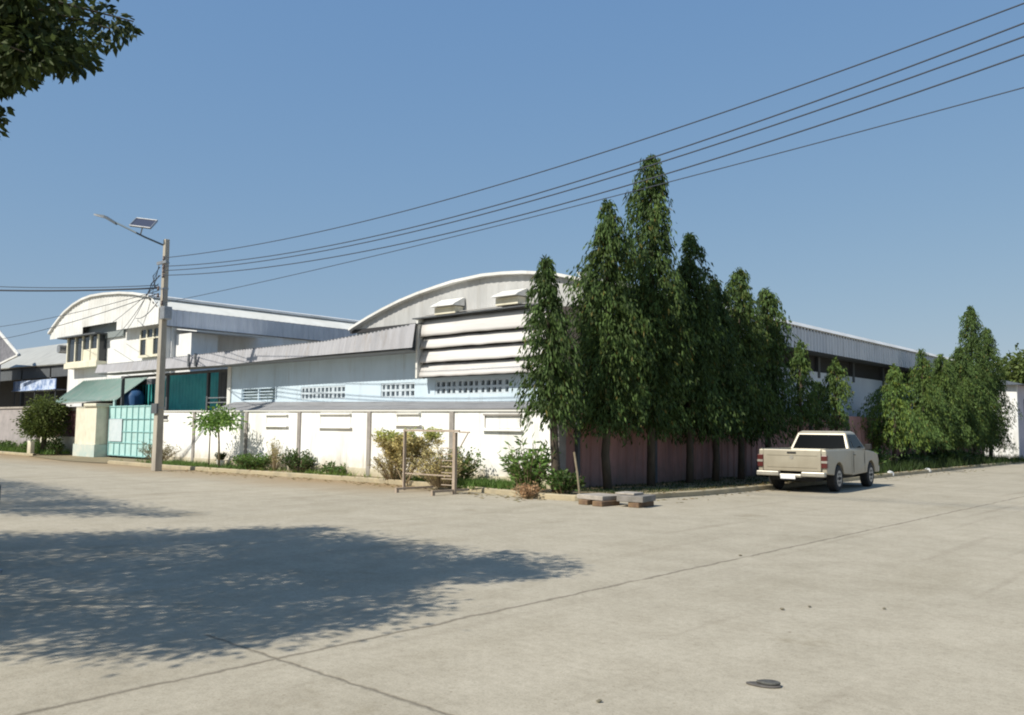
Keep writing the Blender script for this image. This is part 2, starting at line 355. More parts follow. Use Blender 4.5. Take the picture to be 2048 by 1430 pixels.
for i, ((a, b), (z0, z1)) in enumerate(zip(grl, gz)):
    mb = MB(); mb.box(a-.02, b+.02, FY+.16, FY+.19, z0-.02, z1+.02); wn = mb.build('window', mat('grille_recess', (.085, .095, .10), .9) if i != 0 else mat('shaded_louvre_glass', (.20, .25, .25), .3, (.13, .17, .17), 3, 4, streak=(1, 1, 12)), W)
    mb = MB(); nb = int((b-a)/.235); st = (b-a)/nb; hz = (z1-z0)
    if i == 0:
        for k in range(5): mb.box(a, b, FY+.03, FY+.09, z0+k*hz/4-.015, z0+k*hz/4+.015)
        for k in range(3): mb.box(a+k*(b-a)/2-.03, a+k*(b-a)/2+.03, FY+.02, FY+.11, z0, z1)
    else:
        for k in range(nb+1):
            wv = .045 if k % 4 else .075
            mb.box(a+k*st-wv, a+k*st+wv, FY+.02, FY+.12, z0, z1)
        for zc in (z0+.02, (z0+z1)/2, z1-.02): mb.box(a, b, FY+.013, FY+.127, zc-.035, zc+.035)
    mb.build('grille', gwhite if i != 0 else bluewall, wn)
# side wall facing the right street
mb = MB(); mb.box(-15.1, -14.9, FY+.2, 56, 0, 4.15); mb.build('side_wall', sidewall, W)
mb = MB(); mb.box(-15.1, -15.0, FY+.2, 56, 4.15, 4.95); mb.build('eave_shade_gap', dark, W)  # near-black strip: open gap plus the soffit shade painted in
for k in range(9):
    mb = MB(); mb.box(-14.995, -14.86, 20.4+k*3.9, 20.6+k*3.9, 3.9, 4.79); mb.build('bracket', darkgrey, W)
mb = MB(); mb.box(-31.9, -31.7, FY+.3, 40, 0, 4.2); mb.build('rear_wall', sidewall, W)
# gable sheet and roof
mb = MB()
def gbot(x): return 4.90 if x < -15.6 else 4.95
ribbed(mb, (RX0, FY-.16), (-13.92, FY-.16), lambda t: 4.93, lambda t: interp(arch, RX0+t*(RX1-RX0))-.12, (0, -1), .24, .011)
mb.build('gable', ribgable, W)
mb = MB(); vs = []; n = len(arch)
for x, z in arch: vs += [(x, FY-.32, z-.06), (x, 56, z-.06), (x, FY-.32, z-.14), (x, 56, z-.14)]
fs = []
for i in range(n-1):
    a, b = 4*i, 4*(i+1)
    fs += [(a, b, b+1, a+1), (a+2, a+3, b+3, b+2), (a, a+2, b+2, b), (a+1, b+1, b+3, a+3)]
fs += [(0, 1, 3, 2), (4*n-4, 4*n-2, 4*n-1, 4*n-3)]
mb.add(vs, fs); roof = mb.build('roof', whiteroof, W, fix=True)
mb = MB()
for i in range(n-1):
    (xa, za), (xb, zb) = arch[i], arch[i+1]
    mb.hexa([(xa, FY-.36, za-.14), (xb, FY-.36, zb-.14), (xb, FY-.325, zb-.14), (xa, FY-.325, za-.14),
             (xa, FY-.36, za-.055), (xb, FY-.36, zb-.055), (xb, FY-.325, zb-.055), (xa, FY-.325, za-.055)])
mb.build('roof_edge', whiteroof, roof)
mb = MB(); ribbed(mb, (-13.9, FY-.3), (-13.9, 56), lambda t: 4.78, lambda t: 5.66, (1, 0), .30, .035)
mb.build('side_fascia', ribside, W)
mb = MB(); mb.hexa([(-13.94, FY-.34, 5.63), (-13.80, FY-.34, 5.63), (-13.80, 56, 5.63), (-13.94, 56, 5.63), (-14.1, FY-.34, 5.80), (-13.98, FY-.34, 5.80), (-13.98, 56, 5.80), (-14.1, 56, 5.80)])
mb.build('side_gutter', whiteroof, roof)
mb = MB(); mb.box(-14.9, -13.95, FY+.0, 56, 4.80, 4.84); mb.build('soffit', darkgrey, W)
# open end of the screen by the street, its shade painted as a near-black sheet
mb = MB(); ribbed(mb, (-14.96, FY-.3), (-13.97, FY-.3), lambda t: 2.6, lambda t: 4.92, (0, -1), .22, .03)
mb.build('end_shade_panel', mat('brown_black_shade', (.055, .045, .042), .8), W)
# front eaves: ribbed fascia over the left part
ftab = [(-42.35, 4.44), (-37, 4.44), (-30.2, 4.50), (-24.6, 4.52), (-22.0, 4.66), (-20.2, 4.78)]
mb = MB()
ribbed(mb, (-42.80, 17.68), (-19.98, 17.68), lambda t: interp([(0, 4.06), (.5, 3.96), (.8, 4.04), (1, 4.05)], t), lambda t: interp(ftab, -42.35+t*22.3)+.02, (0, -1), .19, .012, lean=(0, .12))
mb.build('eaves_fascia', ribgrey, W)
mb = MB()
for (xa, za), (xb, zb) in zip(ftab, ftab[1:]):
    mb.hexa([(xa, 17.79, za-.01), (xb, 17.79, zb-.01), (xb, 19.6, zb+.28), (xa, 19.6, za+.28), (xa, 17.79, za+.02), (xb, 17.79, zb+.02), (xb, 19.6, zb+.31), (xa, 19.6, za+.31)])
mb.build('eaves_roof', darkgrey, W)
mb = MB(); mb.box(-34.0, -23.9, 19.6, 40, 4.6, 4.75); mb.build('low_roof', ribgrey, W)
mb = MB(); mb.box(-42.7, -20.32, 17.80, 18.58, 3.99, 4.02); mb.build('eaves_soffit', mat('soffit_board', (.24, .25, .26), .8), W)
for xj in (-33.3, -32.75):
    mb = MB(); mb.box(xj-.4, xj-.28, 17.60, 17.65, 4.0, 4.52); mb.build('fascia_joint', darkgrey, W)
mb = MB(); mb.box(-24.0, -20.5, FY-.20, FY-.165, 4.80, 4.925); mb.build('flashing', dark, W)
# skirt roof between the boundary wall and the building
mb = MB(); mb.slab((-31.6, 17.52, 2.19), (-14.2, 17.52, 2.165), (-14.2, 18.59, 2.36), (-31.6, 18.59, 2.56), .03)
mb.build('skirt_roof', skirt, W)
# louvre screen
lv = MB(); lv.box(-20.22, -15.0, 18.36, 18.42, 3.16, 5.0); lou = lv.build('louvre_screen', dark, W)
zs = [4.99, 4.42, 4.03, 3.59, 3.15]
rnd = random.Random(4)
for i in range(4):
    zt, zb = zs[i]-.005, zs[i+1]+.025
    mb = MB(); nseg = 16; vs = []; fs = []
    prof = []
    for k in range(7):
        s = k/6; prof.append((18.34-.14*math.sin(s*math.pi*.5)-.02*s, zt+(zb-zt)*s))
    for j in range(nseg+1):
        x = -20.2+5.18*j/nseg; dz = rnd.uniform(-.012, .012)
        for (y, z) in prof: vs.append((x, y, z+dz))
    for j in range(nseg):
        for k in range(6): fs.append((j*7+k, j*7+k+1, (j+1)*7+k+1, (j+1)*7+k))
    mb.add(vs, fs)
    o = mb.build('slat', slatw, lou, smooth=True); sm = o.modifiers.new('thick', 'SOLIDIFY'); sm.thickness = .02
mb = MB(); mb.box(-20.30, -20.22, 18.12, 18.42, 3.14, 5.0); mb.build('end_board', frame_w, lou)
mb = MB(); mb.slab((-20.45, 18.08, 5.03), (-14.9, 18.08, 5.06), (-14.9, 18.42, 5.09), (-20.45, 18.42, 5.06), .04); mb.build('screen_roof', darkgrey, W)
mb = MB(); mb.slab((-20.1, 18.14, 5.09), (-14.95, 18.14, 5.12), (-14.95, 18.40, 5.16), (-20.1, 18.40, 5.13), .015); mb.build('screen_cap', slatw, W)
# two hoods over the screen
for (x0, x1, z0, z1) in ((-19.45, -18.45, 5.27, 5.55), (-16.9, -15.95, 5.33, 5.58)):
    mb = MB(); y0 = FY-.2
    mb.hexa([(x0, y0-.52, z0), (x1, y0-.52, z0), (x1, y0, z0+.02), (x0, y0, z0+.02), (x0, y0-.40, z0+.08), (x1, y0-.40, z0+.08), (x1, y0, z1), (x0, y0, z1)])
    mb.build('vent_hood', whiteroof, W)
    mb = MB(); mb.box(x0+.04, x1-.06, y0-.34, y0, z0-.22, z0-.01); mb.build('vent_box', cream, W)

# ------------------------------------------------------------------ carport left of the warehouse front
P = thing('carport', 'open shaded carport with teal rear sheets and dark posts beside the blue wall', 'carport', (-37, 18.5, 0))
mb = MB(); ribbed(mb, (-43.6, 20.2), (-35.6, 20.2), lambda t: 2.0, lambda t: 3.62 if t < .36 else 4.0, (0, -1), .3, .02); mb.build('teal_panel', tealsheet, P)
mb = MB(); ribbed(mb, (-35.6, 20.1), (-32.0, 20.1), lambda t: 0.0, lambda t: 4.05, (0, -1), .3, .02); mb.build('dark_panel', darkgrey, P)
for px_ in (-42.45, -37.9, -34.3):
    mb = MB(); mb.box(px_-.06, px_+.06, 18.85, 18.97, 0, 3.96); mb.build('post', darkgrey, P)
mb = MB(); mb.box(-42.6, -32.2, 18.86, 18.96, 3.84, 3.95); mb.build('beam', darkgrey, P)
mb = MB()
for z in (2.55, 2.75): mb.box(-34.3, -32.2, 18.87, 18.92, z, z+.04)
mb.build('rail', greymetal, P)
mb = MB(); mb.box(-43.6, -35.6, 20.25, 20.3, 0, 2.0); mb.build('rear_wall', sidewall, P)
T = thing('water_tank', 'tall blue plastic water tank showing above the turquoise gate', 'tank', (-43.0, 19.7, 0))
mb = MB(); mb.tube([(-43.0, 19.7, .9), (-43.0, 19.7, 1.5), (-43.0, 19.7, 3.0), (-43.0, 19.7, 3.26), (-43.0, 19.7, 3.36)], [.48, .52, .52, .40, .22], 20); mb.build('tank_body', bluetank, T, smooth=True)
mb = MB(); mb.box(-43.5, -42.5, 19.2, 20.2, 0, .9); mb.build('base', pilgrey, T)
mb = MB(); mb.tube([(-43.0, 19.7, 3.35), (-43.0, 19.7, 3.42)], .2, 14); mb.build('lid', dark, T)

# ------------------------------------------------------------------ boundary wall
BW = thing('boundary_wall', 'long low white wall with grey joints and blocked vents along the left street', 'wall', (-25, 17.45, 0))
def btop(x): return 2.08+(-14.04-x)*.0045
mb = MB(); x0, x1 = -35.75, -14.16
mb.hexa([(x0, 17.45, 0), (x1, 17.45, 0), (x1, 17.60, 0), (x0, 17.60, 0), (x0, 17.45, btop(x0)), (x1, 17.45, btop(x1)), (x1, 17.60, btop(x1)), (x0, 17.60, btop(x0))])
mb.build('wall_panel', whitewall, BW)
mb = MB(); mb.hexa([(x0, 17.40, btop(x0)-.012), (x1, 17.40, btop(x1)-.012), (x1, 17.505, btop(x1)-.012), (x0, 17.505, btop(x0)-.012), (x0, 17.40, btop(x0)+.03), (x1, 17.40, btop(x1)+.03), (x1, 17.505, btop(x1)+.03), (x0, 17.505, btop(x0)+.03)])
mb.build('coping', frame_w, BW)
for x in (-17.92, -21.64, -25.42, -28.76, -32.62):
    mb = MB(); mb.box(x-.085, x+.085, 17.405, 17.46, .0, btop(x)-.015); mb.build('pilaster', pilgrey, BW)
mb = MB(); mb.box(-14.16, -13.94, 17.36, 17.66, 0, 2.12); mb.build('corner_pillar', pilgrey, BW, bevel=.01)
mb = MB(); mb.box(x0, x1, 17.425, 17.455, 0, .32); mb.build('plinth', cream, BW)
for (a, b, z0, z1) in ((-27.42, -26.15, 1.66, 1.98), (-24.2, -22.6, 1.64, 2.0), (-20.3, -19.3, 1.74, 2.0), (-16.6, -15.3, 1.62, 1.96)):
    mb = MB(); mb.box(a, b, 17.432, 17.455, z0, z1); vn = mb.build('vent', whitewall, BW)
    mb = MB(); mb.box(a-.04, b+.04, 17.36, 17.45, z1, z1+.045); mb.box(a-.02, a+.01, 17.415, 17.45, z0, z1); mb.build('vent_frame', pilgrey if b > -17 else frame_w, vn)
    mb = MB(); mb.box(a-.08, b+.08, 17.35, 17.45, z0-.08, z0-.04); mb.build('sill', whitewall, vn)
mb = MB(); mb.box(-35.5, -34.85, 17.438, 17.455, 1.84, 2.0); ow = mb.build('opening', dark, BW)
mb = MB(); mb.box(-35.56, -34.79, 17.41, 17.45, 2.0, 2.05); mb.box(-35.56, -34.79, 17.39, 17.45, 1.79, 1.84); mb.build('opening_frame', frame_w, ow)

# brown sheet fence on the right street
BF = thing('sheet_fence', 'dark reddish brown ribbed metal fence in shade along the right street', 'fence', (-14.04, 37, 0))
mb = MB(); ribbed(mb, (-14.0, 17.67), (-14.0, 58.5), lambda t: -.05, lambda t: 2.08+.22*min(1, t*2.1), (1, 0), .42, .04); mb.build('sheet', brownfence, BF)
mb = MB(); mb.box(-14.12, -14.02, 17.7, 58.5, 0, .18); mb.build('footing', slabm, BF)
for k in range(11):
    y = 18.1+k*3.7
    mb = MB(); mb.box(-13.99, -13.86, y-.05, y+.05, 0, 2.12+.02*min(k, 8)); mb.build('post', darkgrey, BF)

# ------------------------------------------------------------------ gate and its pillars
GY = 18.6; GX0, GX1 = -43.05, -38.1
G = thing('gate', 'pale turquoise metal gate with a grid of bars and a whitish patch', 'gate', (-41, GY, 0))
mb = MB(); mb.box(GX0, GX1, GY, GY+.04, .10, 2.50); mb.build('gate_sheet', tealgate, G)
for k in range(9):
    x = GX0+.03+k*(GX1-GX0-.06)/8; mb = MB(); mb.box(x-.025, x+.025, GY-.04, GY, .10, 2.52); mb.build('upright', tealdark, G)
for z in (.14, .74, 1.27, 1.87, 2.46):
    mb = MB(); mb.box(GX0, GX1, GY-.035, GY+.002, z-.02, z+.02); mb.build('crossbar', tealdark, G)
mb = MB(); mb.box(GX0+.12, GX0+1.5, GY-.06, GY-.042, .80, 1.88); mb.build('patch', mat('patch_paint', (.58, .64, .66), .6, (.50, .58, .60), 4, 4), G)
mb = MB(); mb.box(GX0+.3, GX0+.45, GY, GY+.08, 2.50, 2.80); mb.build('latch_post', tealgate, G)
GP = thing('gate_pillar', 'broad cream pillar with a capped top left of the turquoise gate', 'pillar', (-44.8, 18.2, 0))
mb = MB(); mb.box(-45.55, -43.15, 18.0, 18.66, .62, 2.46); mb.build('shaft', cream, GP, bevel=.01)
mb = MB(); mb.box(-44.5, -43.06, 17.92, 18.74, 2.46, 2.62); mb.build('cap', cream, GP, bevel=.015)
mb = MB(); mb.box(-45.6, -43.1, 17.95, 18.70, 0, .62); mb.build('pillar_base', mat('pillar_base_paint', (.60, .60, .52), .8, (.42, .52, .48), 2, 6), GP)
EP = thing('gate_post', 'slim white post where the turquoise gate meets the long white wall', 'post', (-37.9, 18.0, 0))
mb = MB(); mb.box(-38.1, -37.8, 18.45, 18.75, 0, 2.3); mb.build('shaft', white, EP)
# green roofed lean-to behind the pillar
GR = thing('lean_to', 'low lean-to with weathered grey green sheet roof behind the cream pillar', 'shed', (-46, 19, 0))
mb = MB(); mb.slab((-50.6, 18.7, 2.72), (-42.7, 18.7, 2.80), (-42.7, 20.3, 4.05), (-50.6, 20.3, 4.0), .04)
for k in range(27): x = -50.5+k*.29; mb.slab((x, 18.7, 2.752+k*.0025), (x+.08, 18.7, 2.752+k*.0025), (x+.08, 20.3, 4.06), (x, 20.3, 4.06), .03)
mb.build('roof', greenroof, GR)
mb = MB(); mb.slab((-51.2, 17.9, 2.62), (-44.2, 17.9, 2.70), (-44.2, 18.66, 2.80), (-51.2, 18.66, 2.66), .05); mb.build('front_roof', shedroof, GR)
mb = MB(); mb.box(-50.4, -41.6, 20.2, 20.3, 0, 3.9); mb.build('rear_wall', darkgrey, GR)
for x in (-50.3, -46.2):
    mb = MB(); mb.box(x-.05, x+.05, 18.72, 18.82, 0, 2.7); mb.build('post', darkgrey, GR)

# ------------------------------------------------------------------ two-storey white building
B = thing('two_storey_building', 'white two-storey building with arched roof gable behind the lamp pole', 'building', (-47, 20.5, 0))
BX = -41.35
mb = MB(); mb.box(-53.4, BX-.25, 20.52, 20.8, 0, 7.2); mb.build('wall', white, B)
mb = MB(); mb.box(BX-.35, BX-.15, 20.8, 44, 0, 6.7); mb.build('side_wall', white, B)
barch = [(-55.0, 6.95), (-54.3, 7.35), (-53.5, 7.75), (-52.78, 8.05), (-51.6, 8.38), (-50.4, 8.58), (-49.2, 8.66), (-47.6, 8.62), (-45.7, 8.50), (-44.0, 8.30), (-42.6, 8.06), (BX-.85, 7.98), (BX, 7.42)]
mb = MB()
def bbot(x): return 6.60 if x < -50.3 else (7.02 if x < -46.0 else 6.56)
for a, b in ((-54.95, -50.3), (-50.3, -46.0), (-46.0, BX+.02)):
    zb = bbot((a+b)/2)
    ribbed(mb, (a, 20.0), (b, 20.0), lambda t: zb, lambda t: interp(barch, a+t*(b-a)), (0, -1), .35, .02)
mb.build('gable', whiteroof, B)
mb = MB(); vs = []; rarch = [q for q in barch if q[0] < -42.5]+[(BX-.9, 7.99)]; n = len(rarch)
for x, z in rarch: vs += [(x, 19.86, z+.08), (x, 44, z+.08), (x, 19.86, z-.04), (x, 44, z-.04)]
fs = []
for i in range(n-1):
    a, b = 4*i, 4*(i+1); fs += [(a, b, b+1, a+1), (a+2, a+3, b+3, b+2), (a, a+2, b+2, b), (a+1, b+1, b+3, a+3)]
fs += [(0, 1, 3, 2), (4*n-4, 4*n-2, 4*n-1, 4*n-3)]
mb.add(vs, fs); mb.build('roof', whiteroof, B, fix=True)
mb = MB(); mb.hexa([(BX-.1, 20.0, 7.35), (BX+.03, 20.0, 7.35), (BX+.03, 44, 7.35), (BX-.1, 44, 7.35), (BX-1.4, 20.0, 8.02), (BX-1.25, 20.0, 8.06), (BX-1.25, 44, 8.06), (BX-1.4, 44, 8.02)])
mb.build('roof_skirt', mat('bright_roof_sheet', (.84, .82, .74), .6, (.70, .68, .60), .7, 6), B)
mb = MB(); ribbed(mb, (BX, 20.05), (BX, 44), lambda t: 6.52, lambda t: 7.36, (1, 0), .34, .03); mb.build('side_fascia', ribside, B)
mb = MB(); mb.box(BX-.2, BX-.02, 20.1, 44, 6.50, 6.54); mb.box(-54.9, BX, 20.05, 20.5, 6.98+.12, 7.14); mb.build('soffit', darkgrey, B)
mb = MB(); mb.box(-50.6, -46.05, 20.40, 20.515, 6.3, 7.1); mb.build('painted_shade_panel', mat('painted_shade_grey', (.22, .25, .25), .8), B)  # grey stands in for the shade under the stepped gable edge
# right window
mb = MB(); mb.box(-44.0, -41.75, 20.42, 20.518, 5.1, 6.45); wr = mb.build('window', glass, B)
mb = MB()
for x in (-44.0, -43.3, -42.6, -41.78): mb.box(x-.05, x+.05, 20.36, 20.42, 5.1, 6.45)
mb.box(-44.05, -41.7, 20.30, 20.42, 5.02, 5.14); mb.box(-44.05, -41.7, 20.355, 20.42, 5.95, 6.02); mb.build('frame', cream, wr)
mb = MB(); mb.box(-43.25, -42.65, 20.37, 20.40, 5.15, 5.95); mb.build('curtain', cream, wr)
# left bay
mb = MB(); mb.box(-52.55, -48.2, 19.95, 20.51, 4.75, 5.05); mb.build('bay_sill', cream, B)
mb = MB(); mb.box(-52.4, -48.3, 20.1, 20.51, 5.05, 6.55); bw = mb.build('window', glass, B)
mb = MB()
for x in (-52.4, -51.3, -50.3, -49.3, -48.33): mb.box(x-.06, x+.06, 20.02, 20.10, 5.05, 6.55)
mb.box(-52.45, -48.25, 20.0, 20.10, 5.0, 5.12); mb.box(-50.3, -48.4, 20.06, 20.098, 5.1, 5.75); mb.build('frame', cream, bw)
mb = MB(); mb.box(-53.2, -48.0, 19.75, 20.5, 6.50, 6.58); mb.build('hood', darkgrey, B)
mb = MB(); mb.tube([(-53.35, 19.9, 5.95), (-53.35, 20.5, 5.95)], .24, 14); mb.build('satellite_box', greymetal, B)
mb = MB(); mb.slab((-39.2, 20.9, 6.17), (-39.2, 25.6, 6.2), (-41.4, 25.6, 6.42), (-41.4, 20.9, 6.42), .05); mb.build('side_awning', whiteroof, B)
mb = MB(); mb.box(-41.4, -39.9, 21.0, 22.4, 4.2, 6.12); mb.build('side_room', white, B)

# ------------------------------------------------------------------ far left
S = thing('storage_shed', 'open shed with pale grey sloping roof left of the two-storey building', 'shed', (-66, 22, 0))
mb = MB(); mb.slab((-90, 22, 5.75), (-55.6, 22, 5.42), (-55.6, 25.5, 7.5), (-90, 25.5, 7.6), .08); mb.build('roof', shedroof, S)
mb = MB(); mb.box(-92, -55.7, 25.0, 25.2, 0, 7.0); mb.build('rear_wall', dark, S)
mb = MB(); mb.box(-90, -55.7, 22.2, 22.35, 4.65, 5.4); mb.build('beam', darkgrey, S)
for x in (-65.7, -60.6, -56.0):
    mb = MB(); mb.box(x-.1, x+.1, 22.2, 22.4, 0, 5.3); mb.build('post', darkgrey, S)
o = MB(); o.box(-64.5, -57.2, 21.3, 21.34, 3.78, 4.42); o.box(-64.5, -57.2, 21.2, 22.2, 3.74, 3.78)
tp = thing('banner_board', 'pale blue and white board hanging under the grey shed roof', 'board', (-61, 21.3, 3.7))
o.build('board_face', bluetarp, tp)
for x in (-64.4, -60.8, -57.4):
    o = MB(); o.box(x, x+.06, 21.35, 21.41, 0, 4.4); o.build('leg', darkgrey, tp)
H = thing('small_house', 'corner of a small house with grey roof and white roof boards at the left edge', 'house', (-63, 20, 0))
mb = MB(); mb.slab((-64.6, 20, 8.1), (-59.9, 20, 5.95), (-59.9, 20.12, 5.95), (-64.6, 20.12, 8.1), .1); mb.build('roof', shedroof, H)
mb = MB(); mb.hexa([(-64.6, 19.9, 8.0), (-59.8, 19.9, 5.82), (-59.8, 20.0, 5.82), (-64.6, 20.0, 8.0), (-64.6, 19.9, 8.2), (-59.8, 19.9, 6.02), (-59.8, 20.0, 6.02), (-64.6, 20.0, 8.2)])
mb.hexa([(-62.9, 19.85, 5.42), (-59.75, 19.85, 5.84), (-59.75, 19.97, 5.84), (-62.9, 19.97, 5.42), (-62.9, 19.85, 5.54), (-59.75, 19.85, 5.96), (-59.75, 19.97, 5.96), (-62.9, 19.97, 5.54)])
mb.build('roof_board', whiteroof, H)
mb = MB(); mb.hexa([(-68, 20.05, 0), (-63.4, 20.05, 0), (-63.4, 20.12, 0), (-68, 20.12, 0), (-68, 20.05, 8.0), (-63.4, 20.05, 7.3), (-63.4, 20.12, 7.3), (-68, 20.12, 8.0)]); mb.add([(-63.4, 20.06, 5.45), (-60.3, 20.06, 5.85), (-60.3, 20.06, 6.0), (-63.4, 20.06, 7.3)], [(0, 1, 2, 3)])
mb.build('gable_wall', mat('grey_gable', (.20, .20, .22), .9, (.13, .13, .15), 3, 4), H)
L1 = thing('low_wall', 'greyish pink plastered wall at the far left edge of the street', 'wall', (-54, 18.2, 0))
mb = MB(); mb.box(-60, -51.1, 18.15, 18.35, 0, 2.45); mb.build('wall_panel', pinkwall, L1)
mb = MB(); mb.box(-60, -51.0, 18.08, 18.42, 2.45, 2.55); mb.build('coping', slabm, L1)
L2 = thing('slatted_fence', 'short maroon slatted fence on a cream base wall beside the round tree', 'fence', (-49, 18.5, 0))
mb = MB()
for k in range(22): x = -50.9+k*.215; mb.box(x, x+.15, 18.42, 18.46, .95, 2.28)
mb.build('slat_panel', redfence, L2)
mb = MB(); mb.box(-50.95, -46.1, 18.38, 18.5, 2.28, 2.50); mb.build('top_rail', slabm, L2)
mb = MB(); mb.box(-51.1, -46.1, 18.36, 18.52, 0, .95); mb.build('base_wall', cream, L2)
MP = MB(); MP.box(-47.7, -47.25, 16.55, 16.75, 0, .74); tag(MP.build('marker_post', cream, loc=(-47.4, 16.6, 0), bevel=.03), 'short cream concrete marker post beside the round tree trunk', 'post')
BO = thing('bollard', 'dark blue bollard standing in tree shade at the left edge', 'bollard', (-10.48, 3.345, 0))
mb = MB(); mb.tube([(-10.48, 3.345, 0), (-10.48, 3.345, .92), (-10.48, 3.345, .97)], [.05, .05, .03], 12); mb.build('post', mat('dark_blue_paint', (.02, .03, .06), .5), BO, smooth=True)
mb = MB(); mb.tube([(-10.48, 3.345, 0), (-10.48, 3.345, .03)], .11, 12); mb.build('base_plate', greymetal, BO)

# ------------------------------------------------------------------ far right
HR = thing('far_house', 'small white house with dark eaves at the end of the right street', 'house', (-15, 63, 0))
mb = MB(); mb.box(-22, -12.95, 62.4, 62.6, 0, 4.75); mb.build('wall', white, HR)
mb = MB(); mb.box(-13.15, -12.95, 62.6, 80, 0, 4.75); sw = mb.build('side_wall', mat('shade_lilac_wall', (.50, .47, .52), .85, (.38, .37, .42), 1, 5), HR)  # street side of the white house, its shade put into the lilac grey
mb = MB(); mb.box(-12.95, -12.91, 64.2, 72, 2.4, 3.9); mb.build('window', glass, sw)
mb = MB(); mb.add([(-22.5, 62.5, 4.75), (-12.4, 61.9, 4.75), (-12.4, 80.5, 4.75), (-22.5, 80.5, 4.75), (-19, 66, 5.9), (-17, 66, 5.9), (-17, 77, 5.9), (-19, 77, 5.9)], [(0,3,2,1),(4,5,6,7),(0,1,5,4),(1,2,6,5),(2,3,7,6),(3,0,4,7)]); mb.build('roof', darkgrey, HR)

# ------------------------------------------------------------------ pole, lamp, cables
PX, PY = -29.62, 14.5
PO = thing('utility_pole', 'tall weathered concrete pole on the kerb by the gate', 'pole', (PX, PY, 0))
mb = MB()
mb.hexa([(PX-.15, PY-.13, 0), (PX+.15, PY-.13, 0), (PX+.15, PY+.13, 0), (PX-.15, PY+.13, 0), (PX-.085, PY-.08, 8.2), (PX+.085, PY-.08, 8.2), (PX+.085, PY+.08, 8.2), (PX-.085, PY+.08, 8.2)])
mb.build('shaft', concpole, PO, bevel=.015)
mb = MB(); mb.box(PX-.35, PX+.35, PY-.16, PY-.09, 7.30, 7.40); mb.build('cross_arm', greymetal, PO)
for i, (z, s) in enumerate(((7.49, 1), (7.19, 1), (7.04, 1), (6.87, 1), (6.45, -1), (6.2, -1), (5.9, 1))):
    mb = MB(); x = PX+.16*s; mb.tube([(x, PY-.15, z-.09), (x, PY-.15, z-.03), (x, PY-.15, z-.02), (x, PY-.15, z+.06)], [.035, .05, .03, .04], 10); mb.build('insulator', mat('insulator_brown', (.10, .07, .06), .4), PO, smooth=True)
mb = MB(); mb.box(PX+.12, PX+.45, PY-.2, PY+.1, 5.3, 5.75); mb.build('junction_box', greymetal, PO, bevel=.02)
mb = MB(); mb.tube([(PX+.14, PY-.15, 5.75), (PX+.3, PY-.18, 6.05), (PX+.2, PY-.15, 6.4)], .02, 6); mb.tube([(PX-.15, PY-.13, 7.2), (PX-.5, PY-.2, 6.9), (PX-.3, PY-.2, 6.5), (PX-.1, PY-.12, 6.45)], .018, 6)
mb.tube([(PX-.1, PY-.13, 6.9), (PX-.4, PY-.3, 6.6), (PX-.55, PY-.3, 6.3), (PX-.1, PY-.14, 6.2)], .018, 6); mb.build('jumper_wire', cable, PO)
mb = MB(); mb.box(PX-.20, PX+.20, PY-.19, PY-.135, 2.0, 2.35); mb.build('meter_box', darkgrey, PO)
for z in (6.42, 2.2, 7.35):
    mb = MB(); a = .155-.07*z/8.2; mb.box(PX-a-.01, PX+a+.01, PY-a, PY+a, z-.03, z+.03); mb.build('band', greymetal, PO)
LA = thing('street_lamp', 'solar street lamp on a long arm leaning out from the concrete pole top', 'street lamp', (PX, PY, 7.9))
mb = MB(); tip = Vector((-32, 12.95, 9.2)); st = Vector((PX, PY, 7.95)); dr = (tip-st)
mb.tube([st, st+dr*.3+Vector((0, 0, -.02)), st+dr*.72+Vector((0, 0, .03))], .032, 8); mb.build('arm', mat('arm_paint', (.10, .13, .15), .5), LA, smooth=True)
mb = MB(); a = st+dr*.70; b = tip; u = dr.cross(Vector((0, 0, 1))).normalized()*.13; nz = Vector((0, 0, .05))
m1 = a.lerp(b, .5)+Vector((0, 0, .06)); b2 = b+Vector((0, 0, -.03))
mb.hexa([a-u*.4-nz, m1-u-nz, m1+u-nz, a+u*.4-nz, a-u*.4+nz, m1-u*.9+nz, m1+u*.9+nz, a+u*.4+nz])
mb.hexa([m1-u-nz, b2-u*.7-nz*.6, b2+u*.7-nz*.6, m1+u-nz, m1-u*.9+nz, b2-u*.6+nz*.6, b2+u*.6+nz*.6, m1+u*.9+nz]); mb.build('lamp_head', mat('lamp_housing', (.10, .12, .14), .4), LA, fix=True)
pc = Vector((-30.30, 13.95, 8.80)); e1 = Vector((.86, .30, -.16)).normalized()*.50; e2 = Vector((-.42, .50, .50)).normalized()*.32
mb = MB(); mb.slab(pc-e1-e2, pc+e1-e2, pc+e1+e2, pc-e1+e2, .05); pn = mb.build('solar_panel', mat('solar_cells', (.05, .05, .07), .2), LA)
mb = MB(); nn = e1.cross(e2).normalized()*.006
for q in (-1, 1): mb.tube([pc-e1+e2*q, pc+e1+e2*q], .028, 6); mb.tube([pc+e1*q-e2, pc+e1*q+e2], .028, 6)
mb.build('panel_frame', greymetal, pn)
mb = MB(); mb.tube([st+dr*.36, pc-Vector((0, 0, .05))], .025, 6); mb.build('bracket', greymetal, LA)

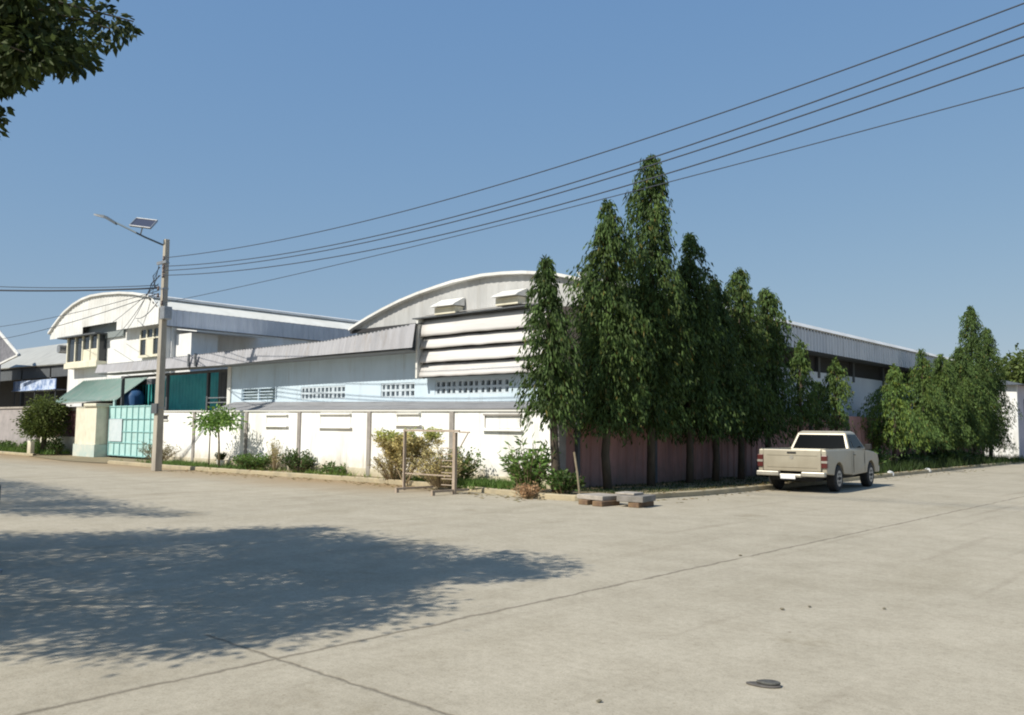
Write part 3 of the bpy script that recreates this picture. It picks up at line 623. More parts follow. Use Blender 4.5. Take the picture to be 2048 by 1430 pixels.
def par3(p, x):
    (x0, y0), (x1, y1), (x2, y2) = p
    return y0*(x-x1)*(x-x2)/((x0-x1)*(x0-x2))+y1*(x-x0)*(x-x2)/((x1-x0)*(x1-x2))+y2*(x-x0)*(x-x1)/((x2-x0)*(x2-x1))
lines = [((-29.5, 7.494), (-13, 7.204), (3, 8.782), 'topmost thin black power line crossing the sky above the tall trees', .013),
         ((-29.5, 7.195), (-13, 6.74), (3, 8.656), 'second highest power line, just under the topmost one', .014),
         ((-29.5, 7.04), (-13, 6.612), (3, 8.378), 'middle power line running close under the second highest', .014),
         ((-29.5, 6.872), (-13, 6.357), (3, 8.099), 'second lowest power line across the tall trees', .014),
         ((-29.5, 5.87), (-13, 6.249), (3, 7.076), 'lowest and faintest power line on the right side of the sky', .010)]
for a, b, c, lab, rr in lines:
    pts = [(x, PY-.15, par3((a, b, c), x)) for x in [-29.45+(3+29.45)*k/40 for k in range(41)]]
    mb = MB(); mb.tube(pts, rr, 5); o = mb.build('power_line', cable, loc=pts[0], smooth=True); tag(o, lab, 'cable', 'power lines strung to the right of the pole')
def crossing(p0, p1, sag, rr, lab, grp):
    p0, p1 = Vector(p0), Vector(p1); pts = []
    for k in range(17):
        t = k/16; p = p0.lerp(p1, t); p.z -= sag*4*t*(1-t); pts.append(p)
    mb = MB(); mb.tube(pts, rr, 5); o = mb.build('cable', cable, loc=p0, smooth=True); tag(o, lab, 'cable', grp)
gl = 'cables crossing from the pole to the left'
crossing((PX-.16, PY-.15, 6.45), (-41, 6.9, 6.9), .22, .032, 'thick bundled black cable leaving the pole towards the left edge', gl)
crossing((PX-.16, PY-.15, 6.55), (-41, 6.9, 7.25), .30, .014, 'thin cable just above the thick bundled one', gl)
crossing((PX-.16, PY-.15, 6.25), (-60, 16.5, 6.3), .35, .014, 'thin low cable running left across the arched white gable', gl)
crossing((PX-.16, PY-.15, 7.2), (-46.0, 20.2, 6.2), .35, .012, 'upper thin drop wire slanting from the pole to the white gable', gl)
crossing((PX-.16, PY-.15, 6.9), (-47.5, 20.2, 6.0), .35, .012, 'lower thin drop wire slanting from the pole to the white gable', gl)
crossing((PX-.16, PY-.15, 5.95), (-43.6, 19.9, 7.0), .20, .016, 'dark service wire sagging in front of the white gable', gl)

crossing((PX-.16, PY-.15, 7.35), (-43.5, 20.2, 6.6), .3, .011, 'highest thin wire fanning down left of the pole', gl)
crossing((PX-.16, PY-.15, 6.6), (-52, 20.2, 6.2), .3, .011, 'lowest of the thin wires fanning down left of the pole', gl)
crossing((PX-.16, PY-.15, 6.35), (-60, 14.0, 6.9), .5, .012, 'thin cable just below the thick bundled one', gl)
# ------------------------------------------------------------------ rack, slabs, stake, pot, debris
RK = thing('steel_rack', 'rusty steel frame rack standing on the kerb in front of the white wall', 'rack', (-16.2, 14.9, 0))
for nm, p in (('post', [(-15.30, 15.0, 0), (-15.30, 15.0, 1.50)]), ('post', [(-17.15, 15.0, .05), (-17.15, 15.0, 1.55)])):
    mb = MB(); x, y = p[0][0], p[0][1]; wd = .045 if x > -16 else .02; mb.box(x-wd, x+wd, y-.04, y+.04, 0, p[1][2]); mb.build(nm, rust, RK)
mb = MB(); mb.box(-17.2, -15.15, 14.975, 15.025, 1.51, 1.56); mb.box(-15.15, -14.80, 14.985, 15.015, 1.49, 1.525); mb.build('top_bar', rust, RK)
mb = MB(); mb.box(-17.1, -15.4, 14.98, 15.02, .42, .45); mb.build('lower_rail', rust, RK)
for x in (-16.6, -15.3):
    mb = MB(); mb.box(x-.03, x+.03, 14.25, 15.5, .07, .12); mb.box(x-.035, x+.035, 14.25, 14.33, 0, .07); mb.build('foot', rust, RK)
for k in range(7):
    mb = MB(); mb.box(-15.75, -15.37, 14.985, 15.015, .2+k*.15, .22+k*.15); mb.build('rung', rust, RK)
mb = MB(); mb.tube([(-15.15, 15.0, 1.1), (-14.85, 15.0, 1.5)], .015, 6); mb.build('brace', rust, RK)

def slab_obj(name, lab, x0, x1, y0, y1, z0, z1, m, rot, seed, cat='slab', grp=None):
    rr = random.Random(seed); c = ((x0+x1)/2, (y0+y1)/2, z0)
    mb = MB(); mb.box(x0, x1, y0, y1, z0, z1); o = mb.build(name, m, loc=c, bevel=.015); o.rotation_euler.z = R(rot); tag(o, lab, cat, grp); return o
slab_obj('concrete_slab', 'pale concrete slab on timber, left of the darker slab stack by the kerb', -11.62, -10.85, 15.1, 15.8, .11, .21, slabm, -8, 1, grp='slabs stacked by the kerb corner')
slab_obj('concrete_slab', 'dark weathered slab right of the pale slab by the kerb corner', -10.72, -10.12, 15.25, 15.95, .11, .24, mat('dark_slab', (.24, .22, .20), .9, (.16, .15, .13), 5, 6), 10, 2, grp='slabs stacked by the kerb corner')
slab_obj('concrete_slab', 'small light slab lying on top of the dark weathered slab', -10.80, -10.35, 15.35, 15.80, .243, .29, slabm, 6, 3, grp='slabs stacked by the kerb corner')
for i, (x, y, lab) in enumerate(((-11.38, 15.35, 'brown timber block under the left end of the pale slab'), (-10.95, 15.25, 'brown timber block under the right end of the pale slab'), (-10.3, 15.6, 'timber block in shadow under the right end of the dark slab'))):
    slab_obj('timber_block', lab, x-.13, x+.13, y-.32, y+.32, 0, .108, mat('timber', (.20, .13, .07), .9, (.13, .08, .05), 6, 5), 4*i-5, i, 'block', 'timber blocks under the slabs')
mb = MB(); mb.tube([(-12.42, 16.25, .08), (-12.47, 16.22, .6), (-12.55, 16.2, 1.08)], .026, 7); tag(mb.build('wooden_stake', palebark, loc=(-12.42, 16.25, .08)), 'thin pale stake leaning in front of the brown fence', 'stake')
PT = thing('potted_plant', 'small dark plant in a white pot at the foot of the white wall', 'potted plant', (-29.9, 17.1, .085))
mb = MB(); mb.tube([(-29.9, 17.1, .085), (-29.9, 17.1, .32)], [.11, .16], 14); mb.build('pot', white, PT)
# flattened shoe
SH = thing('flattened_shoe', 'small flattened dark shoe lying alone on the road', 'shoe', (-2.57, 5.3, 0))
def sole(cx, cy, L, Wd, z0, z1, ang, m, nm):
    mb = MB(); pts = []
    for k in range(20):
        a = 2*math.pi*k/20; x = math.cos(a)*L/2; y = math.sin(a)*Wd/2*(1+.25*math.cos(a)-.18*math.cos(2*a))
        pts.append((cx+x*math.cos(ang)-y*math.sin(ang), cy+x*math.sin(ang)+y*math.cos(ang)))
    mb.prism(pts, 'z', z0, z1); return mb.build(nm, m, SH, bevel=.014 if z0 > .01 else .006)
shm = mat('worn_rubber', (.075, .068, .06), .8, (.12, .11, .10), 20, 4); shd = mat('shoe_fabric', (.06, .055, .05), .9, (.10, .10, .09), 25, 3)
sole(-2.57, 5.28, .22, .09, .0, .014, .35, shm, 'sole')
sole(-2.545, 5.295, .15, .078, .015, .032, .42, shd, 'upper')
rs = random.Random(12)
stone_xy = [(-3.38, 7.89), (-3.51, 7.60), (-3.12, 4.28), (-5.39, 10.46), (-2.85, 8.29)]
for i, (x, y) in enumerate(stone_xy):
    bm = bmesh.new(); bmesh.ops.create_icosphere(bm, subdivisions=2, radius=.015+.004*(i % 2))
    for q in bm.verts: q.co *= rs.uniform(.8, 1.15); q.co.z *= .45; q.co.x *= 1.3
    me = bpy.data.meshes.new('pebble'); bm.to_mesh(me); bm.free(); me.materials.append(mat('dry_leaf_litter', (.17, .15, .10), .9) if i == 0 else bpy.data.materials['dry_leaf_litter'])
    o = bpy.data.objects.new('pebble', me); C.objects.link(o); o.location = (x, y, .012); o.rotation_euler.z = rs.uniform(0, 3)
    tag(o, 'small dark pebble on the open concrete road', 'pebble', 'pebbles scattered on the road')
for i, (x, y, lab) in enumerate(((-11.25, 33.6, 'crumpled white litter on the kerb just past the truck'), (-11.3, 38.2, 'small white scrap of litter further along the right kerb'))):
    bm = bmesh.new(); bmesh.ops.create_icosphere(bm, subdivisions=2, radius=.16)
    for q in bm.verts: q.co *= rs.uniform(.6, 1.2); q.co.z *= .7
    me = bpy.data.meshes.new('litter'); bm.to_mesh(me); bm.free(); me.materials.append(white)
    o = bpy.data.objects.new('litter', me); C.objects.link(o); o.location = (x, y, .09); tag(o, lab, 'litter', 'litter along the right kerb')

# ------------------------------------------------------------------ pickup truck
TX, TY, TROT = -10.07, 22.5, R(4.6)
TR = thing('pickup_truck', 'pale beige pickup truck parked by the right kerb with its tailgate towards the camera', 'pickup truck', (0, 0, 0))
paint = mat('truck_paint', (.40, .365, .285), .35, (.34, .31, .24), 1.5, 5, .4, .8, metal=.1)
tglass = mat('truck_glass', (.005, .006, .007), .12, spec=.06); rubber = mat('tyre_rubber', (.025, .025, .025), .85); rim = mat('rim_metal', (.35, .36, .37), .4, metal=.7)
redl = mat('red_lens', (.085, .016, .014), .3); chassis = mat('chassis_black', (.02, .02, .02), .8); chrome = mat('bumper_paint', (.42, .40, .34), .35, (.32, .30, .26), 5, 4, metal=.3)
HW = .93
splash(paint, (.24, .20, .14), .45, 1.15, .55); streaks(paint, (.26, .24, .19), .5, 5, 1.2)
def arc(cy, rr, z0, n=10):     # wheel-arch points from rear to front
    a0 = math.asin(max(-1, min(1, (z0-.36)/rr))); return [(cy-rr*math.cos(t), .36+rr*math.sin(t)) for t in [a0+(math.pi-2*a0)*k/n for k in range(n+1)]]
def taper(mb, lo=.92, k=.10):
    mb.v = [(x*(1-k*max(0, z-lo)) , y, z) for x, y, z in mb.v]; return mb
mb = MB()
rear_side = [(.03, .50)]+arc(1.08, .44, .46)+[(2.26, .42), (2.26, 1.13), (.03, 1.13)]
for s in (-1, 1):
    mb.prism(rear_side, 'x', s*HW, s*(HW-.13))
front = [(2.262, .40)]+arc(4.18, .43, .44)+[(4.86, .42), (5.0, .52), (5.02, .80), (4.92, .97), (4.55, 1.04), (3.95, 1.09), (2.262, 1.13)]
mb.prism(front, 'x', -HW, HW)
mb.box(-HW+.131, HW-.131, 2.15, 2.255, .6, 1.12); mb.box(-HW+.131, HW-.131, .08, 2.149, .58, .64)
body = taper(mb).build('body', paint, TR, bevel=.022, fix=True)
for s in (-1, 1):
    mb = MB(); mb.box(s*(HW-.14)-.04, s*(HW-.14)+.06*s, .05, 2.26, 1.122, 1.155); mb.build('bed_rail', paint, body)
    for yg in (2.42, 3.52):
        mb = MB(); mb.box(min(s*.925, s*.933), max(s*.925, s*.933), yg, yg+.012, .48, 1.08); mb.build('door_gap', chassis, body)
    mb = MB(); mb.box(min(s*.92, s*.955), max(s*.92, s*.955), 2.52, 2.68, .96, .99); mb.build('door_handle', chrome, body)
mb = MB(); mb.box(-HW+.15, HW-.15, 0, .055, .56, 1.135); tg = mb.build('tailgate', paint, TR, bevel=.018)
mb = MB(); mb.box(-HW+.25, HW-.25, -.012, .0, .66, .668); mb.box(-HW+.25, HW-.25, -.012, .0, .98, .99); mb.build('crease', paint, tg)
mb = MB(); mb.box(-.12, .12, -.014, .0, 1.03, 1.075); mb.build('handle', chassis, tg)
mb = MB(); mb.tube([(0, -.008, .93), (0, .0, .93)], .055, 16); mb.build('emblem', chrome, tg)
for s in (-1, 1):
    mb = MB(); mb.box(min(s*.785, s*.94), max(s*.785, s*.94), -.012, .10, .66, .99); tl = mb.build('taillight', redl, TR, bevel=.012)
    mb = MB(); mb.box(min(s*.79, s*.942), max(s*.79, s*.942), -.016, .08, .79, .85); mb.build('lens', chrome, tl)
mb = MB(); mb.box(-.92, -.30, -.16, .02, .43, .555); mb.box(.30, .92, -.16, .02, .43, .555); mb.box(-.30, .30, -.13, .02, .40, .49); mb.build('rear_bumper', chrome, TR, bevel=.025)
mb = MB(); mb.box(-.25, .15, -.165, -.15, .36, .47); mb.build('plate', mat('plate_white', (.72, .72, .74), .5), TR)
mb = MB(); mb.box(-.62, .62, .1, 4.7, .30, .52); mb.box(-.78, .78, .7, 1.45, .35, 1.0); mb.box(-.78, .78, 3.8, 4.55, .35, .9); mb.build('chassis', chassis, TR)
# greenhouse
bz, tz = 1.12, 1.60
bl = [(-.86, 2.28), (.86, 2.28), (.86, 3.98), (-.86, 3.98)]; tp_ = [(-.69, 2.52), (.69, 2.52), (.69, 3.38), (-.69, 3.38)]
mb = MB(); mb.hexa([(x, y, bz-.02) for x, y in bl]+[(x, y, tz) for x, y in tp_])
mb.hexa([(-.69, 2.50, tz-.01), (.69, 2.50, tz-.01), (.69, 3.42, tz-.01), (-.69, 3.42, tz-.01), (-.60, 2.60, tz+.045), (.60, 2.60, tz+.045), (.60, 3.30, tz+.045), (-.60, 3.30, tz+.045)])
cab = mb.build('cab', paint, TR, bevel=.03, fix=True)
def pane(i, j, u0, u1, w0, w1, nm):
    B0, B1 = Vector((*bl[i], bz)), Vector((*bl[j], bz)); T0, T1 = Vector((*tp_[i], tz)), Vector((*tp_[j], tz))
    P_ = lambda u, w: (B0.lerp(B1, u)).lerp(T0.lerp(T1, u), w)
    q = [P_(u0, w0), P_(u1, w0), P_(u1, w1), P_(u0, w1)]; nn = (q[1]-q[0]).cross(q[3]-q[0]).normalized()
    q = [p+nn*.006 for p in q]; mb = MB(); mb.slab(*q, .012); mb.build(nm, tglass, TR)
pane(0, 1, .055, .945, .03, .86, 'rear_window'); pane(2, 3, .05, .95, .06, .92, 'windscreen')
pane(1, 2, .04, .20, .10, .88, 'side_window'); pane(1, 2, .24, .90, .10, .88, 'side_window')
pane(3, 0, .80, .96, .10, .88, 'side_window'); pane(3, 0, .10, .76, .10, .88, 'side_window')
for s in (-1, 1):
    mb = MB(); mb.box(min(s*.90, s*1.08), max(s*.90, s*1.08), 3.62, 3.74, 1.10, 1.28); mb.build('wing_mirror', chassis, TR, bevel=.03)
    mb = MB(); mb.box(min(s*.55, s*.90), max(s*.55, s*.90), 4.93, 5.03, .72, .90); mb.build('headlight', mat('clear_lens', (.6, .62, .62), .1), TR, bevel=.02)
mb = MB(); mb.box(-.93, .93, 4.9, 5.12, .42, .62); mb.build('front_bumper', chrome, TR, bevel=.04)
mb = MB(); mb.box(-.5, .5, 5.0, 5.03, .70, .90); mb.build('grille', chassis, TR)
for cy in (1.08, 4.18):
    for s in (-1, 1):
        mb = MB(); xo, xi = s*(HW-.01), s*(HW-.25)
        mb.tube([(xi, cy, .36), (xi+s*.02, cy, .36), (xo-s*.03, cy, .36), (xo, cy, .36)], [.33, .36, .36, .32], 28); wl = mb.build('wheel', rubber, TR)
        mb = MB(); mb.tube([(xo-s*.02, cy, .36), (xo+s*.004, cy, .36)], .215, 22); rimo = mb.build('rim', rim, wl)
        mb = MB()
        for k in range(6):
            a = k*math.pi/3; mb.tube([(xo+s*.0, cy+.13*math.cos(a), .36+.13*math.sin(a)), (xo+s*.007, cy+.13*math.cos(a), .36+.13*math.sin(a))], .04, 10)
        mb.tube([(xo, cy, .36), (xo+s*.02, cy, .36)], .05, 12); mb.build('hub', chassis, wl)
TR.location = (TX, TY, 0); TR.rotation_euler.z = TROT
# ------------------------------------------------------------------ vegetation
def leafy(mb, p, d, rnd, L, Wd, tint):
    d = d.normalized(); a = Vector((rnd.gauss(0, 1), rnd.gauss(0, 1), rnd.gauss(0, .6))); s = d.cross(a)
    if s.length < 1e-4: s = Vector((1, 0, 0))
    s = s.normalized()*Wd*.5; q = p+d*L; m = p+d*L*.45
    mb.add([p, m-s, q, m+s], [(0, 1, 2, 3)], tint)
def tintv(rnd, lo, hi, yel=0.0):
    k = rnd.uniform(lo, hi); y = rnd.random()*yel
    return (k*(1+y*.9), k*(1+y*.45), k*(1-y*.3))

def mast_tree(x, y, prof, label, seed, dens=1.0, yel=.25, bright=(.5, 1.3), base=.08, lean=(0, 0), grp=None):
    """columnar tree with hanging sprays; prof = [(z, radius)...] from the bottom of the crown to its tip"""
    rnd = random.Random(seed); zb, zt = prof[0][0], prof[-1][0]
    T = thing('mast_tree', label, 'tree', (x, y, base), grp)
    ax = lambda z: (x+lean[0]*(z/zt), y+lean[1]*(z/zt))
    mb = MB(); pts = []; 
    for k in range(9):
        z = base+(zt-.5-base)*k/8; a = ax(z); pts.append((a[0]+rnd.uniform(-.03, .03), a[1]+rnd.uniform(-.03, .03), z))
    mb.tube(pts, [.11*(1-.85*k/8)+.012 for k in range(9)], 8); mb.build('trunk', bark, T, smooth=True)
    lb = MB(); area = 0; n = 40
    zz = [zb+(zt-zb)*(k+.5)/n for k in range(n)]; rr = [interp(prof, z) for z in zz]
    tot = sum(rr)*(zt-zb)/n; ns = int(165*tot*dens)
    cum = []; c = 0
    for r_ in rr: c += r_+.05; cum.append(c)
    lob = [(rnd.uniform(0, 6.28), rnd.uniform(.5, 1.3), rnd.uniform(.10, .22)) for _ in range(3)]
    for i in range(ns):
        u = rnd.random()*c; k = 0
        while cum[k] < u: k += 1
        z = zz[k]+rnd.uniform(-.5, .5)*(zt-zb)/n; th = rnd.uniform(0, 2*math.pi); r0 = interp(prof, z)
        m = 1.0
        for ph, fr, am in lob: m += am*math.sin(ph+fr*z*2.2+th)
        Rr = r0*1.08*m*rnd.choice((rnd.uniform(.25, .75), rnd.uniform(.8, 1.08), rnd.uniform(.88, 1.15)))
        if rnd.random() < .10: Rr *= rnd.uniform(1.12, 1.38)
        a = ax(z); tn = tintv(rnd, *bright, yel if rnd.random() < .5 else .05); drop = rnd.uniform(.22, .5)*min(1, .35+Rr)
        zs_ = z+.30*Rr+.10; co, si = math.cos(th), math.sin(th); nl = 24
        if zs_ > zt-.05: zs_ = zt-.05
        for q in range(nl):
            s = rnd.uniform(.25, 1.35)
            if s <= 1: rad = Rr*s; h = zs_+(.10*s-.42*s*s)*Rr
            else: rad = Rr*(1+.05*(s-1)); h = zs_-.32*Rr-(s-1)/.35*drop
            p = Vector((a[0]+co*rad+rnd.gauss(0, .05), a[1]+si*rad+rnd.gauss(0, .05), h+rnd.gauss(0, .04)))
            d = Vector((co*.35+rnd.gauss(0, .28), si*.35+rnd.gauss(0, .28), -1+rnd.gauss(0, .25)))
            f = rnd.uniform(.65, 1.3); tt = (2.2, 1.1, 1.0) if rnd.random() < .02 else (tn[0]*f, tn[1]*f, tn[2]*f); leafy(lb, p, d, rnd, rnd.uniform(.09, .21), rnd.uniform(.028, .058), tt)
    for q in range(60):     # pointed leader
        z = zt-rnd.uniform(0, .55); a = ax(z); th = rnd.uniform(0, 6.28); rad = (zt-z)*.30
        leafy(lb, Vector((a[0]+math.cos(th)*rad, a[1]+math.sin(th)*rad, z)), Vector((math.cos(th)*.6, math.sin(th)*.6, -.3+rnd.random())), rnd, .15, .045, tintv(rnd, *bright, yel))
    lb.build('crown', leaf_mast, T)
    return T
gA = 'mast trees along the shaded brown fence'; gB = 'bushy mast trees at the far end of the right street'
mast_tree(-13.30, 16.50, [(1.75, .48), (2.1, .62), (3.0, .60), (3.9, .50), (4.7, .36), (5.2, .20), (5.82, .05)], 'leftmost mast tree, slender, standing at the fence corner', 1, 1.25, .15, lean=(-.26, -.2), grp=gA)
mast_tree(-13.2, 18.4, [(1.55, .62), (2.1, .85), (4.2, .80), (5.4, .62), (6.5, .50), (7.0, .28), (7.62, .05)], 'second mast tree from the fence corner, with a bright green pointed top', 2, 1.25, .3, grp=gA)
mast_tree(-13.2, 20.5, [(1.55, .80), (2.1, .98), (4.5, .85), (6.3, .66), (7.4, .50), (8.6, .38), (9.0, .24), (9.36, .06)], 'tallest mast tree rising above all the others into the power lines', 3, 1.2, .2, grp=gA)
mast_tree(-13.2, 22.6, [(1.55, .85), (2.1, .98), (4.3, .90), (5.6, .70), (6.5, .40), (7.0, .22), (7.5, .05)], 'dark mast tree just right of the tallest one', 4, 1.2, .12, (.55, 1.1), grp=gA)
mast_tree(-13.2, 24.1, [(1.5, .8), (2.2, .9), (4.2, .8), (5.4, .5), (6.3, .12)], 'lower dark mast tree with a rounded top behind the pickup truck bed', 14, 1.1, .1, (.55, 1.0), grp=gA)
mast_tree(-13.2, 25.7, [(1.5, .75), (2.2, .85), (4.6, .72), (5.8, .52), (6.3, .32), (6.88, .05)], 'mast tree with a yellowish green top above the truck', 5, 1.15, .5, grp=gA)
mast_tree(-13.2, 27.7, [(1.4, .70), (2.2, .80), (4.4, .66), (5.4, .46), (6.0, .30), (6.48, .05)], 'last of the tall dense mast trees, right of the yellowish one', 6, 1.1, .2, grp=gA)
mast_tree(-13.25, 30.5, [(1.9, .42), (2.6, .55), (3.6, .40), (4.3, .28), (4.9, .05)], 'small young mast tree left of another, in front of the pale side wall', 7, .8, .45, (.8, 1.5), grp=gA)
mast_tree(-13.25, 32.0, [(1.7, .5), (2.3, .5), (3.0, .30), (3.5, .05)], 'shortest young mast tree between two taller young ones', 15, .6, .1, (.6, 1.1), grp=gA)
mast_tree(-13.25, 33.7, [(1.7, .52), (2.4, .60), (3.4, .46), (4.0, .25), (4.5, .05)], 'young light green mast tree right of the pickup cab', 8, .8, .5, (.8, 1.5), grp=gA)
mast_tree(-13.0, 39.6, [(.95, .90), (1.6, 1.20), (2.6, .95), (3.4, .55), (4.0, .28), (4.6, .06)], 'broad yellow green tree nearest of the far clump', 9, 1.0, .8, (1.0, 1.8), grp=gB)
mast_tree(-13.0, 43.6, [(.9, .9), (1.8, 1.1), (3.4, .85), (4.6, .42), (5.1, .25), (5.6, .06)], 'dense green tree second in the far clump', 10, .9, .5, (.8, 1.5), grp=gB)
mast_tree(-13.0, 46.8, [(.9, .9), (2, 1.1), (3.6, .85), (4.6, .45), (5.1, .25), (5.6, .06)], 'green tree in the middle of the far clump', 11, 1.0, .4, (.8, 1.4), grp=gB)
mast_tree(-13.0, 50.0, [(.9, .9), (2, 1.1), (4.0, .85), (5.2, .5), (6.2, .06)], 'green tree pressed against the tall spire of the far clump', 16, 1.0, .35, (.7, 1.3), grp=gB)
mast_tree(-13.1, 52.9, [(.9, 1.0), (2, 1.15), (5.0, .85), (6.4, .62), (7.8, .45), (8.3, .28), (8.75, .06)], 'tall narrow tree forming the highest spire of the far clump', 12, 1.0, .25, (.65, 1.3), grp=gB)
mast_tree(-13.2, 56.6, [(.8, .95), (2, 1.0), (4.6, .80), (6.4, .55), (7.2, .35), (7.85, .06)], 'last tree of the far clump, right of the highest spire', 13, 1.0, .3, (.65, 1.3), grp=gB)

def blob_tree(name, label, x, y, base, zc, rx, rz, nclus, nleaf, L, Wd, m, seed, bright, yel, trunk_r=.12, ry=None, grp=None, cr=.35):
    rnd = random.Random(seed); T = thing(name, label, 'tree', (x, y, base), grp); ry = ry or rx
    mb = MB(); mb.tube([(x, y, base), (x+.03, y, base+(zc-base)*.5), (x-.03, y+.02, zc)], [trunk_r, trunk_r*.8, trunk_r*.45], 8)
    lb = MB()
    for i in range(nclus):
        while True:
            d = Vector((rnd.gauss(0, 1), rnd.gauss(0, 1), rnd.gauss(0, 1))).normalized(); 
            if d.z > -.75: break
        rr = rnd.uniform(.45, 1.0)**.6*rnd.uniform(.85, 1.1); c = Vector((x+d.x*rx*rr, y+d.y*ry*rr, zc+d.z*rz*rr)); tn = tintv(rnd, *bright, yel)
        if i % 6 == 0: mb.tube([(x, y, base+(zc-base)*rnd.uniform(.5, 1)), tuple(c)], [trunk_r*.35, .01], 5)
        for k in range(nleaf):
            o = Vector((rnd.gauss(0, cr*.5), rnd.gauss(0, cr*.5), rnd.gauss(0, cr*.4))); f = rnd.uniform(.8, 1.2)
            leafy(lb, c+o, o+Vector((d.x*.2, d.y*.2, -.1)), rnd, L*rnd.uniform(.7, 1.2), Wd*rnd.uniform(.7, 1.2), (tn[0]*f, tn[1]*f, tn[2]*f))
    mb.build('trunk', bark, T, smooth=True); lb.build('crown', m, T); return T
blob_tree('round_tree', 'small round green tree beside the maroon slatted fence', -47.6, 17.3, .03, 1.8, .85, 1.2, 180, 42, .14, .07, leaf_big, 21, (.55, 1.5), .4, .16, cr=.36)
blob_tree('distant_tree', 'hazy tree behind the far white house', -16.5, 88, 0, 7.0, 3.0, 1.9, 150, 40, .4, .22, leaf_big, 22, (.8, 1.5), .3, .3, cr=1.0)
blob_tree('distant_tree', 'tree at the right edge beyond the far white house roof', -12.0, 94, 0, 7.3, 3.4, 2.0, 150, 40, .4, .22, leaf_big, 23, (.9, 1.6), .4, .3, cr=1.0)

# papaya-like small tree by the wall
rnd = random.Random(31)
T = thing('leafy_sapling', 'thin stemmed sapling with a flat spreading leafy top against the white wall', 'tree', (-28.7, 16.35, .08))
mb = MB(); mb.tube([(-28.7, 16.35, .08), (-28.72, 16.33, 1.0), (-28.8, 16.3, 1.85)], [.045, .035, .025], 7); mb.tube([(-29.5, 16.4, .08), (-29.5, 16.4, 1.0), (-29.3, 16.3, 1.75)], [.03, .025, .018], 6); mb.build('trunk', palebark, T, smooth=True)
lb = MB()
for i in range(46):
    th = rnd.uniform(0, 6.28); rr = rnd.uniform(.1, 1.0); c = Vector((-28.85+math.cos(th)*rr*1.15, 16.3+math.sin(th)*rr*.55, 1.93+rnd.gauss(0, .14)-.22*rr)); tn = tintv(rnd, 1.1, 2.1, .35)
    for k in range(26):
        o = Vector((rnd.gauss(0, .13), rnd.gauss(0, .13), rnd.gauss(0, .10))); leafy(lb, c+o, o+Vector((0, 0, -.06)), rnd, rnd.uniform(.12, .2), rnd.uniform(.05, .08), tn)
lb.build('crown', leaf_shrub, T)

def shrub(name, label, x, y, base, h, rx, n, L, Wd, m, seed, bright, yel, cat='shrub', stemm=None, lper=16, ry=None, up_=.6, grp=None, spread=1.0, s0=.25):
    rnd = random.Random(seed); T = thing(name, label, cat, (x, y, base), grp); ry = ry or rx
    mb = MB(); lb = MB()
    for i in range(n):
        th = rnd.uniform(0, 6.28); rr = rnd.random()**.6; hh = h*rnd.uniform(.5, 1.0)*(1-.35*rr*rr)
        e = Vector((x+math.cos(th)*rx*rr, y+math.sin(th)*ry*rr, base+hh)); b0 = Vector((x+math.cos(th)*rx*.25*rr, y+math.sin(th)*ry*.25*rr, base))
        mid = b0.lerp(e, .5)+Vector((0, 0, hh*.12)); mb.tube([b0, mid, e], [.012*spread, .009*spread, .004], 4, caps=False); tn = tintv(rnd, *bright, yel)
        for k in range(lper):
            t = rnd.uniform(s0, 1); p = (b0.lerp(mid, t*2) if t < .5 else mid.lerp(e, t*2-1))+Vector((rnd.gauss(0, .04), rnd.gauss(0, .04), rnd.gauss(0, .03)))
            d = Vector((rnd.gauss(0, 1), rnd.gauss(0, 1), rnd.gauss(up_, .6))); f = rnd.uniform(.75, 1.25)
            leafy(lb, p, d, rnd, L*rnd.uniform(.6, 1.25), Wd*rnd.uniform(.7, 1.2), (tn[0]*f, tn[1]*f, tn[2]*f))
    mb.build('stem', stemm or stem_dry, T); lb.build('foliage', m, T); return T
shrub('shrub', 'dark tuft of leaves', -29.9, 17.1, .3, .3, .22, 16, .12, .05, leaf_mast, 40, (.3, .7), 0, 'plant')
bpy.data.objects['shrub'].parent = PT; 
_s = bpy.data.objects['shrub']; _s.name = 'plant'; _s.location = Vector(_s['_base'])-Vector(PT['_base'])
for k_ in ('label', 'category'): del _s[k_]
shrub('dry_shrub', 'thin grey green dry shrub right of the pole base', -33.9, 16.6, .08, 1.05, .95, 60, .10, .03, leaf_dry, 41, (.4, .8), .1, lper=16)
shrub('green_bush', 'low dense green bush left of the grey wall joint', -27.0, 16.75, .08, .62, .95, 80, .12, .06, leaf_shrub, 42, (.6, 1.3), .2, lper=18)
shrub('dry_weed', 'tall straw coloured weed behind the low green bush', -26.2, 17.0, .08, 1.3, .5, 26, .10, .03, leaf_dry, 43, (.8, 1.3), .2, 'weed', lper=14)
shrub('green_bush', 'dark upright bush right of the grey wall joint', -24.7, 16.95, .08, .85, .65, 60, .12, .05, leaf_shrub, 44, (.35, .8), .1, lper=18)
shrub('green_bush', 'tiny bush at the foot of the white panel', -22.9, 17.05, .08, .42, .6, 30, .10, .05, leaf_shrub, 45, (.5, 1.1), .2)
shrub('green_bush', 'grey green medium shrub right of the rusty rack', -16.75, 16.5, .08, 1.12, .8, 80, .11, .05, leaf_shrub, 46, (.5, 1.1), .35, lper=18)
shrub('green_bush', 'bright leafy bush in front of the wall corner', -13.95, 16.2, .08, 1.45, .80, 60, .19, .06, leaf_shrub, 47, (.5, 1.7), .25, lper=17, s0=.15)
shrub('green_bush', 'dark low bush between the bright bush and the slabs', -12.9, 16.25, .08, .62, .5, 50, .13, .06, leaf_shrub, 48, (.4, 1.1), .2, lper=16)
